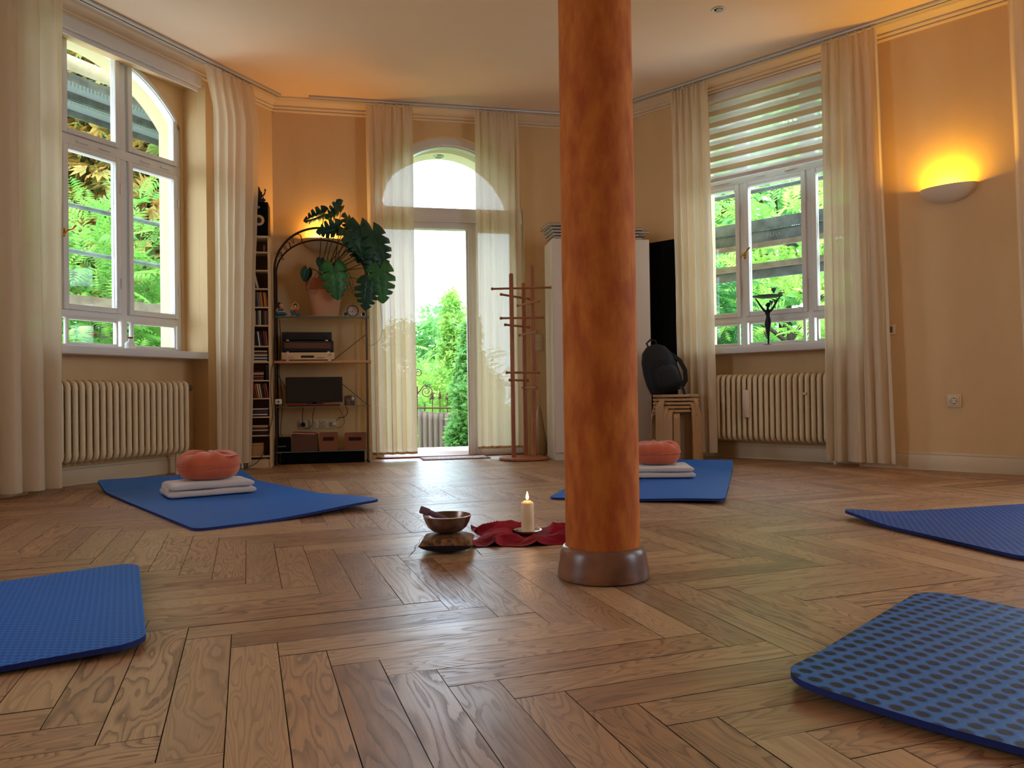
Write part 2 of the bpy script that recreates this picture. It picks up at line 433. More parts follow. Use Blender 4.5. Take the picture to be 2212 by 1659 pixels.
# ------------------------------------------------------------------ windows
def rect_frame(mb, x0, x1, z0, z1, wd, y0, y1, bev=.004):
    mb.box(x0, x0+wd, y0, y1, z0, z1, bev=bev); mb.box(x1-wd, x1, y0, y1, z0, z1, bev=bev)
    mb.box(x0+wd, x1-wd, y0, y1, z0, z0+wd, bev=bev); mb.box(x0+wd, x1-wd, y0, y1, z1-wd, z1, bev=bev)
def window(name, P, s0, s1, cols, top, handle_col, glazing_cols=None):
    """cols = [(glass left, glass right)...]; rows as measured; top = arch of the glass"""
    r = bpy.data.objects.new(name, None); COL.objects.link(r); r.location = P.at(0); r.rotation_euler = (0, 0, P.th); struct(r)
    y0, y1 = .235, .30
    mb = MB()
    mb.box(s0, s0+.055, y0, y1, .862, 2.84, bev=.003); mb.box(s1-.055, s1, y0, y1, .862, 2.84, bev=.003)
    mb.box(s0, s1, y0, y1, .862, .895, bev=.003); mb.box(s0, s1, y0+.003, y1, 1.066, 1.115, bev=.003)
    mb.box(s0, s1, y0-.004, y1, 2.178, 2.242, bev=.004)
    for (a, b_), (a2, b2) in zip(cols[:-1], cols[1:]):
        cx = (b_+a2)/2; mb.box(cx-.022, cx+.022, y0+.002, y1, .862, top(cx)+.03, bev=.003)
    N = 48; up = [(s0+(s1-s0)*i/N, top(s0+(s1-s0)*i/N)+.035) for i in range(N+1)]
    dn = [(x, z-.04) for x, z in up]
    for i in range(N):
        q = [up[i], up[i+1], dn[i+1], dn[i]]; mb.prism([(x, z+ (.30 if k < 2 else 0)) for k, (x, z) in enumerate(q)], y0, y1)
    mb.build('frame', WH, r)
    for ci, (a, b_) in enumerate(cols):
        # bottom light
        m = MB(); rect_frame(m, a-.012, b_+.012, .893, 1.067, .014, y0-.006, y0+.03, .002); s = m.build('bottom_light', WH, r)
        MB().box(a, b_, y0+.012, y0+.016, .905, 1.055).build('pane', PANE, s, 0)
        # main casement
        m = MB(); rect_frame(m, a-.034, b_+.034, ROWS['m0']-.034, ROWS['m1']+.036, .036, y0-.014, y0+.04, .005)
        rect_frame(m, a-.008, b_+.008, ROWS['m0']-.008, ROWS['m1']+.008, .01, y0+.002, y0+.02, .002)
        s = m.build('casement', WH, r)
        MB().box(a, b_, y0+.018, y0+.022, ROWS['m0'], ROWS['m1']).build('pane', PANE, s, 0)
        m = MB()
        for zz in (1.32, 1.97): m.cyl((b_+.034, y0-.018, zz-.035), (b_+.034, y0-.018, zz+.035), .006, seg=8)
        split(m, 'hinge', WH, s)
        # upper light with arched head
        m = MB(); u0 = ROWS['u0']; ts = lambda x: top(x)
        m.box(a-.034, a, y0-.014, y0+.04, u0-.034, ts(a-.02), bev=.004); m.box(b_, b_+.034, y0-.014, y0+.04, u0-.034, ts(b_+.02), bev=.004)
        m.box(a, b_, y0-.014, y0+.04, u0-.034, u0, bev=.004)
        K = 12; xs = [a-.034+(b_-a+.068)*i/K for i in range(K+1)]
        m.prism([(x, ts(x)+.034) for x in xs]+[(x, ts(x)) for x in xs[::-1]], y0-.014, y0+.04)
        s = m.build('upper_light', WH, r)
        xs = [a+(b_-a)*i/K for i in range(K+1)]
        MB().prism([(a, u0), (b_, u0)]+[(x, ts(x)) for x in xs[::-1]], y0+.018, y0+.022).build('pane', PANE, s, 0)
        m = MB(); m.box(a+.06, a+.14, y0-.02, y0-.012, 2.20, 2.212, bev=.002); m.box(b_-.12, b_-.04, y0-.02, y0-.012, 2.20, 2.212, bev=.002); split(m, 'stay_hinge', WH, s)
    hx = cols[handle_col][0]-.034
    m = MB(); m.ell((hx, y0-.018, 1.60), (.011, .006, .03)); m.tube([(hx, y0-.02, 1.60), (hx, y0-.045, 1.60), (hx+.004, y0-.05, 1.61), (hx+.03, y0-.052, 1.62), (hx+.05, y0-.05, 1.645), (hx+.062, y0-.05, 1.65)], [.005, .005, .006, .006, .008, .004], 8)
    m.tube([(hx, y0-.046, 1.60), (hx-.012, y0-.05, 1.59), (hx-.016, y0-.05, 1.57)], [.006, .007, .004], 8)
    m.build('handle', BRASS, r)
    return r
window('window_1', LW, -2.02, -.70, [(-1.945, -1.735), (-1.605, -1.262), (-1.13, -.785)], arc(-1.43, .86, 2.89-.86), 1)
window('window_2', RW, .93, 2.22, [(1.0, 1.25), (1.36, 1.784), (1.895, 2.15)], arc(1.575, .88, 2.80-.88), 1)
for P, a, b_, nm in ((LW, -2.015, -.693, 'trim_4'), (RW, .905, 2.245, 'trim_5')):
    struct(MB().box(a, b_, -.008, .234, .818, .868, bev=.004).build(nm, WH, None, loc=P.at(0), rz=P.th))

# ------------------------------------------------------------------ door unit
def door():
    r = bpy.data.objects.new('door_1', None); COL.objects.link(r); r.location = BW.at(0); r.rotation_euler = (0, 0, BW.th); struct(r)
    s0, s1 = DC-DR, DC+DR
    m = MB()
    m.box(s0, s0+.06, .03, .13, 0, DZ, bev=.004); m.box(s1-.06, s1, .03, .13, 0, DZ, bev=.004)
    m.box(s0, s1, .02, .14, 2.01, 2.13, bev=.006); m.box(s0+.05, s1-.05, .012, .14, 2.03, 2.05, bev=.003); m.box(s0+.06, 1.66, .035, .13, 1.955, 2.01, bev=.004)
    N = 40
    ring = lambda r_: [(DC-r_*math.cos(PI*i/N), DZ+r_*math.sin(PI*i/N)) for i in range(N+1)]
    m.prism(ring(DR)+ring(DR-.062)[::-1], .03, .13); m.prism(ring(DR-.058)+ring(DR-.075)[::-1], .05, .12)
    m.build('frame', WH, r)
    MB().prism([(DC-DR+.07, 2.13)]+[(x, z) for x, z in ring(DR-.07)]+[(DC+DR-.07, 2.13)], .08, .084).build('transom_pane', PANE, r, 0)
    m = MB(); m.box(1.612, 1.655, .035, .13, 0, 2.01, bev=.004); m.box(1.655, 1.70, .05, .11, 0.0, 2.01, bev=.004); m.box(s1-.11, s1-.06, .05, .11, 0, 2.01, bev=.004)
    m.box(1.70, s1-.11, .05, .11, 0, .10, bev=.004); m.box(1.70, s1-.11, .05, .11, 1.94, 2.01, bev=.004); m.build('fixed_side_leaf', WH, r)
    MB().box(1.70, s1-.11, .078, .084, .10, 1.94).build('side_pane', PANE, r, 0)
    m = MB(); m.box(1.60, 1.614, .06, .11, .0, 1.96, bev=.003); m.box(.86, .875, .06, .11, 0, 1.96, bev=.003); split(m, 'door_stop', WH, r)
    MB().box(s0+.01, s1-.01, -.03, .45, 0.0, .014, bev=.003).build('threshold', wood('threshold_wood', srgb(150, 80, 50), srgb(120, 62, 40), axis=0), r)
    MB().cyl((s1-.085, .02, 1.02), (s1-.085, .05, 1.02), .012).build('latch_boss', WH, r)
    # faded window sticker in the transom: a hexagon with two rounded shapes cut out
    m = MB(); cx, cz = 1.43, 2.33; hexa = [(cx+.13*math.sin(a*PI/3), cz+.02+.13*math.cos(a*PI/3)) for a in range(6)]
    m.prism(hexa, .0772, .0778); m.build('window_sticker', weave(mat('faded_sticker', srgb(240, 196, 140), .7, translucent=.9), .88), r, 0)
    m = MB()
    for sx in (-1, 1):
        m.lathe([(0, 0), (.022, 0), (.022, .001), (0, .001)], 20, M=Matrix.Translation((cx+sx*.045, .0768, cz+.065)) @ Matrix.Rotation(PI/2, 4, 'X'))
        m.prism([(cx+sx*.02, cz+.05), (cx+sx*.07, cz+.045), (cx+sx*.075, cz-.03), (cx+sx*.045, cz-.08), (cx+sx*.02, cz-.03)], .0762, .0768)
    split(m, 'sticker_figure', weave(mat('pale_sticker', srgb(250, 240, 225), .7, translucent=.9), .8), r, 0)
door()

# ------------------------------------------------------------------ column
COLM = mat('ochre_lime_plaster', srgb(206, 116, 44), .8, var=srgb(174, 82, 32), vscale=22, bump=.35, bscale=70, bdist=.0015, stretch=(1, 1, .35), spec=.25)
pc = Vector((.2616, 2.27, 0))
ct = thing('column', 'round ochre orange plastered column standing in the middle of the room', 'column', pc); ct['kind'] = 'structure'; del ct['category']
MB().lathe([(.1095, .085), (.1095, .4), (.109, 1.2), (.1065, 2.2), (.106, HC+.02)], 64).build('shaft', COLM, ct)
mb = MB().lathe([(0, 0), (.128, 0), (.136, .005), (.1375, .013), (.135, .026), (.130, .052), (.126, .072), (.121, .086), (.115, .0925), (.109, .094)], 64, capt=True)
o = mb.build('plinth', mat('worn_brown_wood_plinth', srgb(150, 98, 68), .32, var=srgb(98, 62, 44), vscale=7, bump=.1, bscale=40), ct); o['label'] = 'flared brown wooden plinth'

# ------------------------------------------------------------------ yoga mats
def mat_material(name, top, dark, a=.021, b=.0145, rr=.0065, rot=False, sp_=.0020):
    m = bpy.data.materials.new(name); m.use_nodes = True; T = NT(m); bs = T.n['Principled BSDF']
    co = T.new('ShaderNodeUVMap').outputs[0]; sp = T.new('ShaderNodeSeparateXYZ'); T.l.new(co, sp.inputs[0])
    x, y = sp.outputs[0], sp.outputs[1]
    if rot: x, y = T.m('MULTIPLY', T.m('ADD', x, y), .7071), T.m('ADD', T.m('MULTIPLY', T.m('SUBTRACT', y, x), .7071), 5.0)
    row = T.m('FLOOR', T.m('DIVIDE', y, b)); fy = T.m('SUBTRACT', T.m('FRACT', T.m('DIVIDE', y, b)), .5)
    sh = T.m('MULTIPLY', T.m('MODULO', T.m('ADD', row, 400.0), 2.0), .5)
    fx = T.m('SUBTRACT', T.m('FRACT', T.m('ADD', T.m('DIVIDE', x, a), sh)), .5)
    fx = T.m('MULTIPLY', fx, a); fy = T.m('MULTIPLY', fy, b); d = T.m('SQRT', T.m('ADD', T.m('MULTIPLY', fx, fx), T.m('MULTIPLY', fy, fy)))
    dome = T.ramp(d, rr*.70, rr*1.15)      # 0 in the lozenge dimple, 1 on the ridge
    stripe = T.m('ADD', T.m('MULTIPLY', T.m('SINE', T.m('MULTIPLY', y, 2*PI/sp_)), .5), .5)
    T.l.new(T.mix(T.m('MULTIPLY', dome, T.m('ADD', .5, T.m('MULTIPLY', stripe, .5))), dark, top), bs.inputs['Base Color'])
    bs.inputs['Roughness'].default_value = .5; bs.inputs['Specular IOR Level'].default_value = .3; bs.inputs['Specular Tint'].default_value = (.45, .65, 1, 1)
    h = T.m('ADD', dome, T.m('MULTIPLY', stripe, .15))
    T.l.new(T.bump(h, .4, .0016), bs.inputs['Normal']); return m
MATM = mat_material('blue_foam_mat', srgb(48, 122, 210), srgb(24, 76, 154))
MATD = mat_material('navy_foam_mat', srgb(54, 114, 184), srgb(9, 14, 34), .043, .030, .0135, True, .0040)
MATF = mat_material('deep_blue_foam_mat', srgb(36, 90, 170), srgb(14, 32, 80), .026, .018, .0075)
EDGE = mat('mat_edge_foam', srgb(16, 34, 100), .7)
def yoga_mat(label, corner, ex, ey, Lx, Ly, curl, m=MATM, th=.012, rad=.05):
    """corner = nearest left corner; ex along Lx; ey along Ly; curl(u,v)->lift"""
    ex = Vector((*ex, 0)).normalized(); ez = Vector((0, 0, 1)); ey = Vector((*ey, 0)); ey = (ey-ex*ey.dot(ex)).normalized()
    rz = math.atan2(ex.y, ex.x); flip = 1 if ex.x*ey.y-ex.y*ex.x*0-ex.y*ey.x > 0 else -1
    t = thing('yoga_mat', label, 'yoga mat', (corner[0], corner[1], 0), rz, 'blue yoga mats on the parquet')
    nx, ny = 60, 36
    def fn(u, v):
        # rounded-rectangle remap
        x, y = u*Lx, v*Ly
        dx = min(x, Lx-x); dy = min(y, Ly-y)
        if dx < rad and dy < rad:
            # pull corner in
            a, b_ = rad-dx, rad-dy; q = max(a, b_); r = math.hypot(a, b_); k = q/r if r > 0 else 1
            na, nb = a*k, b_*k
            x = rad-na if x < Lx/2 else Lx-rad+na; y = rad-nb if y < Ly/2 else Ly-rad+nb
        return x, y, curl(x, y)
    for part, z0, z1, mm in (('top_surface', th, th, m), ('foam_edge', 0, th-.0002, EDGE)):
        bm = bmesh.new(); ul = bm.loops.layers.uv.new('UVMap')
        us = [0, .004/Lx*2, .015/Lx, .03/Lx] + [.05/Lx + (1-.1/Lx)*i/nx for i in range(nx+1)] + [1-.03/Lx, 1-.015/Lx, 1-.008/Lx, 1]
        vs = [0, .008/Ly, .015/Ly, .03/Ly] + [.05/Ly + (1-.1/Ly)*i/ny for i in range(ny+1)] + [1-.03/Ly, 1-.015/Ly, 1-.008/Ly, 1]
        V = [[fn(u, v) for u in us] for v in vs]
        def mk(zz): return [[bm.verts.new((p[0], p[1]*flip, p[2]+zz)) for p in row] for row in V]
        top = mk(z1)
        def faces(G, rev=False):
            for j in range(len(vs)-1):
                for i in range(len(us)-1):
                    q = (G[j][i], G[j][i+1], G[j+1][i+1], G[j+1][i]); f = bm.faces.new(q[::-1] if rev else q)
                    for lp in f.loops: lp[ul].uv = (lp.vert.co.x, lp.vert.co.y)
        faces(top, flip < 0)
        if part == 'foam_edge':
            bot = mk(z0); faces(bot, flip > 0)
            ring = [(0, i) for i in range(len(us))]+[(j, len(us)-1) for j in range(1, len(vs))]+[(len(vs)-1, i) for i in range(len(us)-2, -1, -1)]+[(j, 0) for j in range(len(vs)-2, 0, -1)]
            for a in range(len(ring)):
                (j, i), (j2, i2) = ring[a], ring[(a+1) % len(ring)]
                try: bm.faces.new((top[j][i], bot[j][i], bot[j2][i2], top[j2][i2]))
                except ValueError: pass
            bmesh.ops.recalc_face_normals(bm, faces=bm.faces)
        me = bpy.data.meshes.new(part); bm.to_mesh(me); bm.free(); me.materials.append(mm)
        me.polygons.foreach_set('use_smooth', [True]*len(me.polygons)); me.set_sharp_from_angle(angle=math.radians(50))
        o = bpy.data.objects.new(part, me); COL.objects.link(o); o.parent = t
    return t
sst = lambda a, b, x: (lambda q: q*q*(3-2*q))(min(1, max(0, (x-a)/(b-a))))
yoga_mat('blue yoga mat by the left window under an orange cushion and blanket', (-1.29, 3.10), (.77, .637), (-.637, .77), .86, 1.83,
         lambda x, y: .035*sst(.25, .9, x)*sst(.8, 0, y)*sst(.0, .3, x) + .045*sst(1.55, 1.83, y)+.006*sst(.5, 0, x)*sst(1.0, 1.8, y))
yoga_mat('blue yoga mat behind the column under an orange cushion and blanket', (.175, 3.87), (.955, -.297), (.297, .955), .86, 1.83,
         lambda x, y: .016*sst(.25, .8, x)*sst(.7, 0, y) + .035*sst(1.58, 1.83, y))
yoga_mat('dark blue yoga mat cut off by the left edge of the photo', (-.790, 1.645), (-.454, .891), (-.891, -.454), .87, 1.83,
         lambda x, y: .014*sst(.5, 0, y)*(1-.5*sst(0, .45, x)) + .01*sst(.5, .9, x)*sst(.4, 0, y), rad=.07)
yoga_mat('navy yoga mat with large dimple pattern, nearest at lower right', (.465, 1.385), (.70, .714), (.714, -.70), .84, 1.83,
         lambda x, y: .012*sst(.3, 0, y)+.008*sst(.2, 0, x), m=MATD, rad=.085)
yoga_mat('dark blue yoga mat with lifted corner at the right edge, below the socket', (1.36, 3.2), (.968, .25), (.25, -.968), 1.83, .87,
         lambda x, y: .022*sst(.3, .0, x)*sst(.3, 0, y) + .02*sst(.5, .87, y)*sst(0, .5, x)+.004*sst(.6, 0, x), m=MATF)

# ------------------------------------------------------------------ cushions and blankets
ORG = mat('orange_cotton', srgb(216, 104, 60), .85, var=srgb(198, 90, 52), vscale=6, bump=.5, bscale=26, bdist=.004, sheen=.3)
BLK = mat('cream_fleece', srgb(218, 198, 186), .95, bump=.6, bscale=260, bdist=.002, sheen=.5)
def blanket(label, loc, rz, L, W, H=.058, layers=2, seed=1):
    t = thing('folded_blanket', label, 'blanket', loc, rz, 'folded cream blankets under the cushions')
    random.seed(seed)
    # profile in y,z of a folded cloth: U-shaped loops
    lh = H/layers
    for li in range(layers):
        mb = MB(); z0 = li*lh; ins = .004+.012*li*random.random()
        def fn(u, v, z0=z0, ins=ins, li=li):
            a = 2*PI*v
            # superellipse cross-section (y,z)
            cs, sn = math.cos(a), math.sin(a)
            y = W/2*(abs(cs)**.22)*(1 if cs > 0 else -1)*(1-ins); z = lh/2*(abs(sn)**.55)*(1 if sn > 0 else -1)
            x = (u-.5)*(L-.02*li)
            k = min(u, 1-u)*L; e = sst(0, .018, k)
            wv = noise.noise(Vector((x*7, y*7, li*3+seed)))*.006
            bulge = .010*noise.noise(Vector((x*4, li*2, seed)))
            return (x, y*(.97+.03*e)+bulge, z0+lh/2+z*(.45+.55*e)+wv*(1 if sn > 0 else .3)*(0 if (li == 0 and sn < 0) else 1))
        mb.grid(lambda v, u: fn(u, v), 48, 40, closeu=True)
        # end caps
        mb.bm.verts.ensure_lookup_table(); vs = mb.bm.verts[:]; mb.bm.faces.new(vs[:48]); mb.bm.faces.new(vs[-48:])
        mb.build('folded_layer', BLK, t, 70)
    mb = MB()      # rolled fold seen at the end
    mb.tube([(-L/2+.02, -W/2+.03, H*.45), (-L/2+.02, W/2-.04, H*.5)], [.016, .018], 12, flat=1.3); mb.build('fold_roll', BLK, t, 60)
    return t
def cushion(label, loc, rz, R, H, seed):
    H = H*1.12; t = thing('meditation_cushion', label, 'cushion', loc, rz, 'orange meditation cushions')
    def fn(r, z, a):
        k = 1+.06*noise.noise(Vector((math.cos(a)*1.7, math.sin(a)*1.7, z*9+seed)))+.010*noise.noise(Vector((math.cos(a)*7, math.sin(a)*7, z*30+seed)))+.010*math.sin(a*14+seed)*sst(H*.5, H, z)
        dz = .022*noise.noise(Vector((math.cos(a)*2, math.sin(a)*2, seed+5)))*(z/H)
        return r*k, z+dz
    prof = [(0, .012), (R*.55, .004), (R*.76, .012), (R*.88, H*.14), (R*.955, H*.28), (R*.985, H*.42), (R*.972, H*.455), (R*.99, H*.49), (R*.985, H*.62), (R*.94, H*.76), (R*.85, H*.88), (R*.70, H*.965), (R*.52, H*1.0), (R*.30, H*.985), (R*.12, H*.955), (0, H*.95)]
    MB().lathe(prof, 72, fn=fn).build('body', ORG, t, 80)
    mb = MB(); pts = [(R*.985*math.cos(a)*1.0, R*.985*math.sin(a), H*(.50+.06*math.sin(a*1+seed))) for a in [2*PI*i/60 for i in range(60)]]
    mb.tube(pts, .0035, 6, closed=True); mb.build('seam_piping', ORG, t, 80)
    mb = MB(); a0 = -.9
    mb.strip([(R*(.93-.06*abs(i-4)/4+.02*math.sin(PI*i/8))*math.cos(a0+.08*i), R*(.93-.06*abs(i-4)/4+.02*math.sin(PI*i/8))*math.sin(a0+.08*i), H*(.86+.03*math.sin(PI*i/8))) for i in range(9)], .026, .004); mb.build('carry_strap', ORG, t, 60)
    # pleated gather in the top
    mb = MB()
    for q in range(9):
        a = 2*PI*q/9+seed; mb.tube([(R*.15*math.cos(a), R*.15*math.sin(a), H*.935), (R*.4*math.cos(a+.1), R*.4*math.sin(a+.1), H*.983), (R*.72*math.cos(a+.15), R*.72*math.sin(a+.15), H*.975)], [.003, .006, .002], 6)
    split(mb, 'pleat', ORG, t, 80)
    return t
bz = .0145
e1 = Vector((.84, .54, 0)).normalized(); e2 = Vector((-.54, .84, 0)).normalized()
bl = Vector((-1.79, 3.99, bz)) + e1*.215 + e2*.13
blanket('folded cream blanket on the mat by the left window', bl, math.atan2(e1.y, e1.x), .45, .29, .074, 2, 3)
cushion('round orange meditation cushion by the left window radiator', bl+Vector((-.005, .03, .0730)), .4, .165, .135, 1.3)
b2 = Vector((.87, 4.74, bz)); blanket('folded cream blanket on the mat behind the column', b2, -.05, .46, .30, .070, 2, 8)
cushion('round orange meditation cushion right of the column by the stools', b2+Vector((.02, .03, .0690)), 2.2, .152, .125, 4.1)

# ------------------------------------------------------------------ singing bowl group, candle, cloth
bp = Vector((-.232, 2.665, 0))
t = thing('singing_bowl_cushion', 'small square brocade cushion with corner threads under the singing bowl', 'cushion', bp, .0)
mb = MB(); S = .092
def pil(top):
    def fn(u, v):
        x, y = (u-.5)*2, (v-.5)*2; ex = 1-abs(x)**6; ey = 1-abs(y)**6
        h = (max(0, 1-x*x)*max(0, 1-y*y))**.38
        pin = 1-.10*(x*x+y*y-x*x*y*y*1.0)*0
        px_, py_ = x*S*(1-.07*(1-abs(y))*abs(x)**3), y*S*(1-.07*(1-abs(x))*abs(y)**3)
        return (px_, py_, .034 + (.030*h if top else -.033*h))
    return fn
mb.grid(pil(True), 24, 24); mb.build('brocade_top', mat('brocade', srgb(150, 98, 50), .5, var=srgb(58, 34, 24), vscale=60, bump=.3, bscale=90), t, 60)
MB().grid(pil(False), 24, 24).build('dark_underside', mat('navy_satin', srgb(28, 20, 50), .5), t, 60)
for sx in (-1, 1):
    mb = MB()
    for k in range(3):
        pts = [(sx*S, -S*.9 if k else S*.9, .034)]; 
        for q in range(5): pts.append((sx*(S+.006*(q+1)+.004*math.sin(q*2+k)), pts[0][1]-.003*q, max(.002, .03-.008*q+.003*math.sin(q*3+k))))
        mb.tube(pts, .0007, 5)
    split(mb, 'corner_thread', mat('thread', srgb(70, 60, 60), .8), t)
t = thing('singing_bowl', 'bronze singing bowl sitting on the small brocade cushion', 'bowl', bp+Vector((0, 0, .0655)))
BRZ = mat('bronze', srgb(150, 124, 116), .26, .85, var=srgb(120, 96, 88), vscale=14)
MB().lathe([(0, 0), (.03, .0), (.05, .004), (.067, .018), (.0775, .038), (.0835, .056), (.0845, .0585), (.0815, .0585), (.075, .040), (.064, .021), (.046, .008), (0, .004)], 56).build('bowl_wall', BRZ, t, 50)
MB().tube([(.083*math.cos(2*PI*i/48), .083*math.sin(2*PI*i/48), .058) for i in range(48)], .0017, 6, closed=True).build('rim', mat('worn_bronze', srgb(200, 170, 140), .25, .9), t)
t = thing('mallet', 'short suede wrapped mallet lying across the singing bowl rim', 'mallet', bp+Vector((-.095, .01, .143)))
mb = MB(); mb.tube([(0, 0, 0), (.002, 0, -.0006), (.03, 0, -.011), (.032, 0, -.0115), (.125, -.004, -.051)], [.0115, .0128, .0128, .0100, .0085], 18); mb.build('stick', mat('purple_suede', srgb(112, 76, 88), .8), t, 50)

cp = Vector((.052, 2.93, 0))
RED = mat('red_cotton', srgb(142, 16, 34), .8, var=srgb(116, 8, 24), bump=.2, bscale=200, spec=.2)
def cloth():
    mb = MB(); W_, D_ = .44, .36; random.seed(3)
    def fn(u, v):
        x, y = (u-.5)*2, (v-.5)*2
        r = math.hypot(x, y); a = math.atan2(y, x)
        k = 1+.08*math.sin(a*3+1)+.05*math.sin(a*7)
        X = x*W_/2*k*.98+.02*math.sin(y*4+1); Y = y*D_/2*k
        z = 0
        m_ = sst(.30, .55, r)
        w1 = noise.noise(Vector((X*6, Y*6, 4.0)))*.06; n1 = 1-abs(noise.noise(Vector(((X+w1)*7.5+3, (Y-X*.5+w1)*10, 1.0))))*2.6; n2 = 1-abs(noise.noise(Vector((X*20+w1*60, Y*34, 7.0))))*2.4
        z = m_*(max(0, n1)**1.6*.028+max(0, n2)*.0025)*sst(1.25, .85, max(abs(x), abs(y)))
        z += .024*m_*math.exp(-((x+.45)**2/.10+(y-.35)**2/.14))+.018*m_*math.exp(-((x-.55)**2/.05+(y-.05)**2/.2))
        return (X, Y, .0015+max(0, z))
    mb.grid(fn, 110, 90)
    o = mb.build('crumpled_cloth', RED, None, 180, loc=cp+Vector((.018, -.035, 0)))
    md = o.modifiers.new('thick', 'SOLIDIFY'); md.thickness = .0012; md.offset = 1
    tag(o, 'crumpled dark red cloth spread on the floor under the candle', 'cloth')
cloth()
t = thing('candle_dish', 'shallow silver dish holding the candle on the red cloth', 'dish', cp+Vector((0, 0, .0035)))
MB().lathe([(0, .002), (.030, .002), (.036, .006), (.050, .013), (.0535, .0155), (.0545, .018), (.052, .0175), (.047, .0125), (.034, .0065), (0, .0045)][0:], 48).build('dish_body', mat('silver_dish', srgb(200, 196, 190), .25, .7), t, 60)
t = thing('pillar_candle', 'lit ivory pillar candle standing in the silver dish', 'candle', cp+Vector((0, 0, .0085)))
WAX = mat('ivory_wax', srgb(240, 208, 160), .4); WAX.node_tree.nodes['Principled BSDF'].inputs['Subsurface Weight'].default_value = .5
WAX.node_tree.nodes['Principled BSDF'].inputs['Subsurface Radius'].default_value = (.03, .012, .005)
MB().lathe([(0, 0), (.0235, 0), (.0245, .001), (.0248, .060), (.0248, .113), (.0235, .1155), (.014, .1215), (.0135, .1205), (.008, .1175), (0, .117)], 40).build('wax_body', WAX, t, 40)
MB().tube([(0, 0, .1165), (.0003, 0, .125), (.001, 0, .130)], .0011, 6).build('wick', BLACKM, t)
fm = mat('candle_flame', (1, .6, .2), .5, emit=(1, .42, .10), estr=16.0)
MB().lathe([(0, .125), (.0035, .128), (.0055, .134), (.0052, .140), (.003, .149), (.001, .156), (0, .158)], 16).build('flame', fm, t, 60)
lamp('candle_light', 'POINT', cp+Vector((0, -.0, .175)), .22, (1, .5, .18), .008)

# ------------------------------------------------------------------ curtains
def curtain(label, P, st, sb, off, folds, amp, z0, z1, seed, hem=None, pinch=0.3, lean=0):
    """st,sb = (left,right) at top and bottom along the wall"""
    random.seed(seed); mid = (st[0]+st[1])/2; org = P.at(mid, off, z0)
    t = thing('curtain', label, 'curtain', org, P.th, 'cream linen curtains')
    n = folds*18; H = z1-z0
    ph = [random.uniform(-.35, .35) for _ in range(40)]; am = [random.uniform(.45, 1.25) for _ in range(40)]
    def lerp(l, x): i = int(x) % 39; f = x-int(x); f = f*f*(3-2*f); return l[i]*(1-f)+l[i+1]*f
    def fn(u, v):
        s = (st[0]*(1-(1-v))+0) if False else 0
        a = st[0]*v+sb[0]*(1-v); b = st[1]*v+sb[1]*(1-v)
        w = u*folds + lerp(ph, u*folds*.8)*(1-.25*v)
        A = amp*lerp(am, u*folds)*(1-.45*v**3)
        y = A*math.sin(2*PI*w)+.3*A*math.sin(4*PI*w+1.3)
        xx = a+(b-a)*u + .25*A*math.sin(4*PI*w)*(1-v*.5)
        if v > .9:   # gathered heading: extra small pleats
            k = (v-.9)/.1; y = y*(1-.5*k)+ pinch*amp*k*math.sin(2*PI*u*folds*2.3+seed)
        y += .006*noise.noise(Vector((u*6, v*5, seed)))+.004*noise.noise(Vector((u*14, v*16, seed+2)))
        return (xx-mid, -y-lean*min(1, (1-v)/.12), v*H)
    mb = MB(); mb.grid(fn, n, 44); mb.build('fabric', FABC, t, 180)
    hm = MB(); hm.grid(lambda u, v: tuple(np.array(fn(u, v*.012/H*1.6))+np.array((0, -.0015, 0))), n, 1); h = hm.build('hem', hem or FABC, t, 180)
    for k in range(folds+2):
        gl = MB(); u = (k+.5)/(folds+2); p = fn(u, 1.0); gl.box(p[0]-.004, p[0]+.004, -.012, .002, H-.002, H+.013)
        gl.build('glider_hook', mat('curtain_glider', srgb(225, 215, 200), .5), t)
    return t
def cs(P, off, tl, tr, bl_, br): return (P.px(*tl, off)[0], P.px(*tr, off)[0]), (P.px(*bl_, off)[0], P.px(*br, off)[0])
ZT = 2.925
HEM = mat('tan_hem', srgb(196, 158, 110), .9, translucent=.2)
st, sb = cs(LW, .13, (138, 5), (138, 5), (145, 1035), (145, 1035)); curtain('cream curtain at the left edge of the photo', LW, (st[0]-.75, st[0]), (sb[0]-.72, sb[0]), .13, 6, .050, .03, ZT, 4)
st, sb = cs(LW, .12, (443, 150), (545, 190), (453, 985), (547, 985)); curtain('cream curtain between the left window and the tall narrow rack', LW, st, (sb[0], LW.px(542, 985, .2)[0]), .12, 5, .030, .05, ZT, 11, lean=.075)
st, sb = cs(BW, .13, (790, 236), (893, 243), (806, 975), (904, 978)); curtain('cream curtain with tan hem at the left side of the doorway', BW, st, sb, .13, 5, .036, .045, ZT, 21, HEM)
st, sb = cs(BW, .13, (1025, 247), (1118, 250), (1031, 965), (1128, 968)); curtain('cream curtain behind the coat stand, right of the doorway', BW, st, sb, .13, 5, .034, .07, ZT, 33, HEM)
st, sb = cs(RW, .12, (1450, 213), (1527, 190), (1468, 965), (1546, 972)); curtain('cream curtain behind the stool stack, left of the right window', RW, st, sb, .12, 5, .036, .055, ZT, 44)
st, sb = cs(RW, .12, (1771, 112), (1895, 75), (1780, 990), (1938, 998)); curtain('cream curtain between the right window and the lit wall lamp', RW, st, sb, .12, 5, .048, .04, ZT, 55)
st, sb = cs(RW, .13, (2175, 8), (2175, 8), (2213, 1030), (2213, 1030)); curtain('sliver of cream curtain at the right edge of the photo', RW, (st[0], st[0]+.5), (sb[0]+.01, sb[0]+.5), .13, 5, .045, .04, ZT, 66)
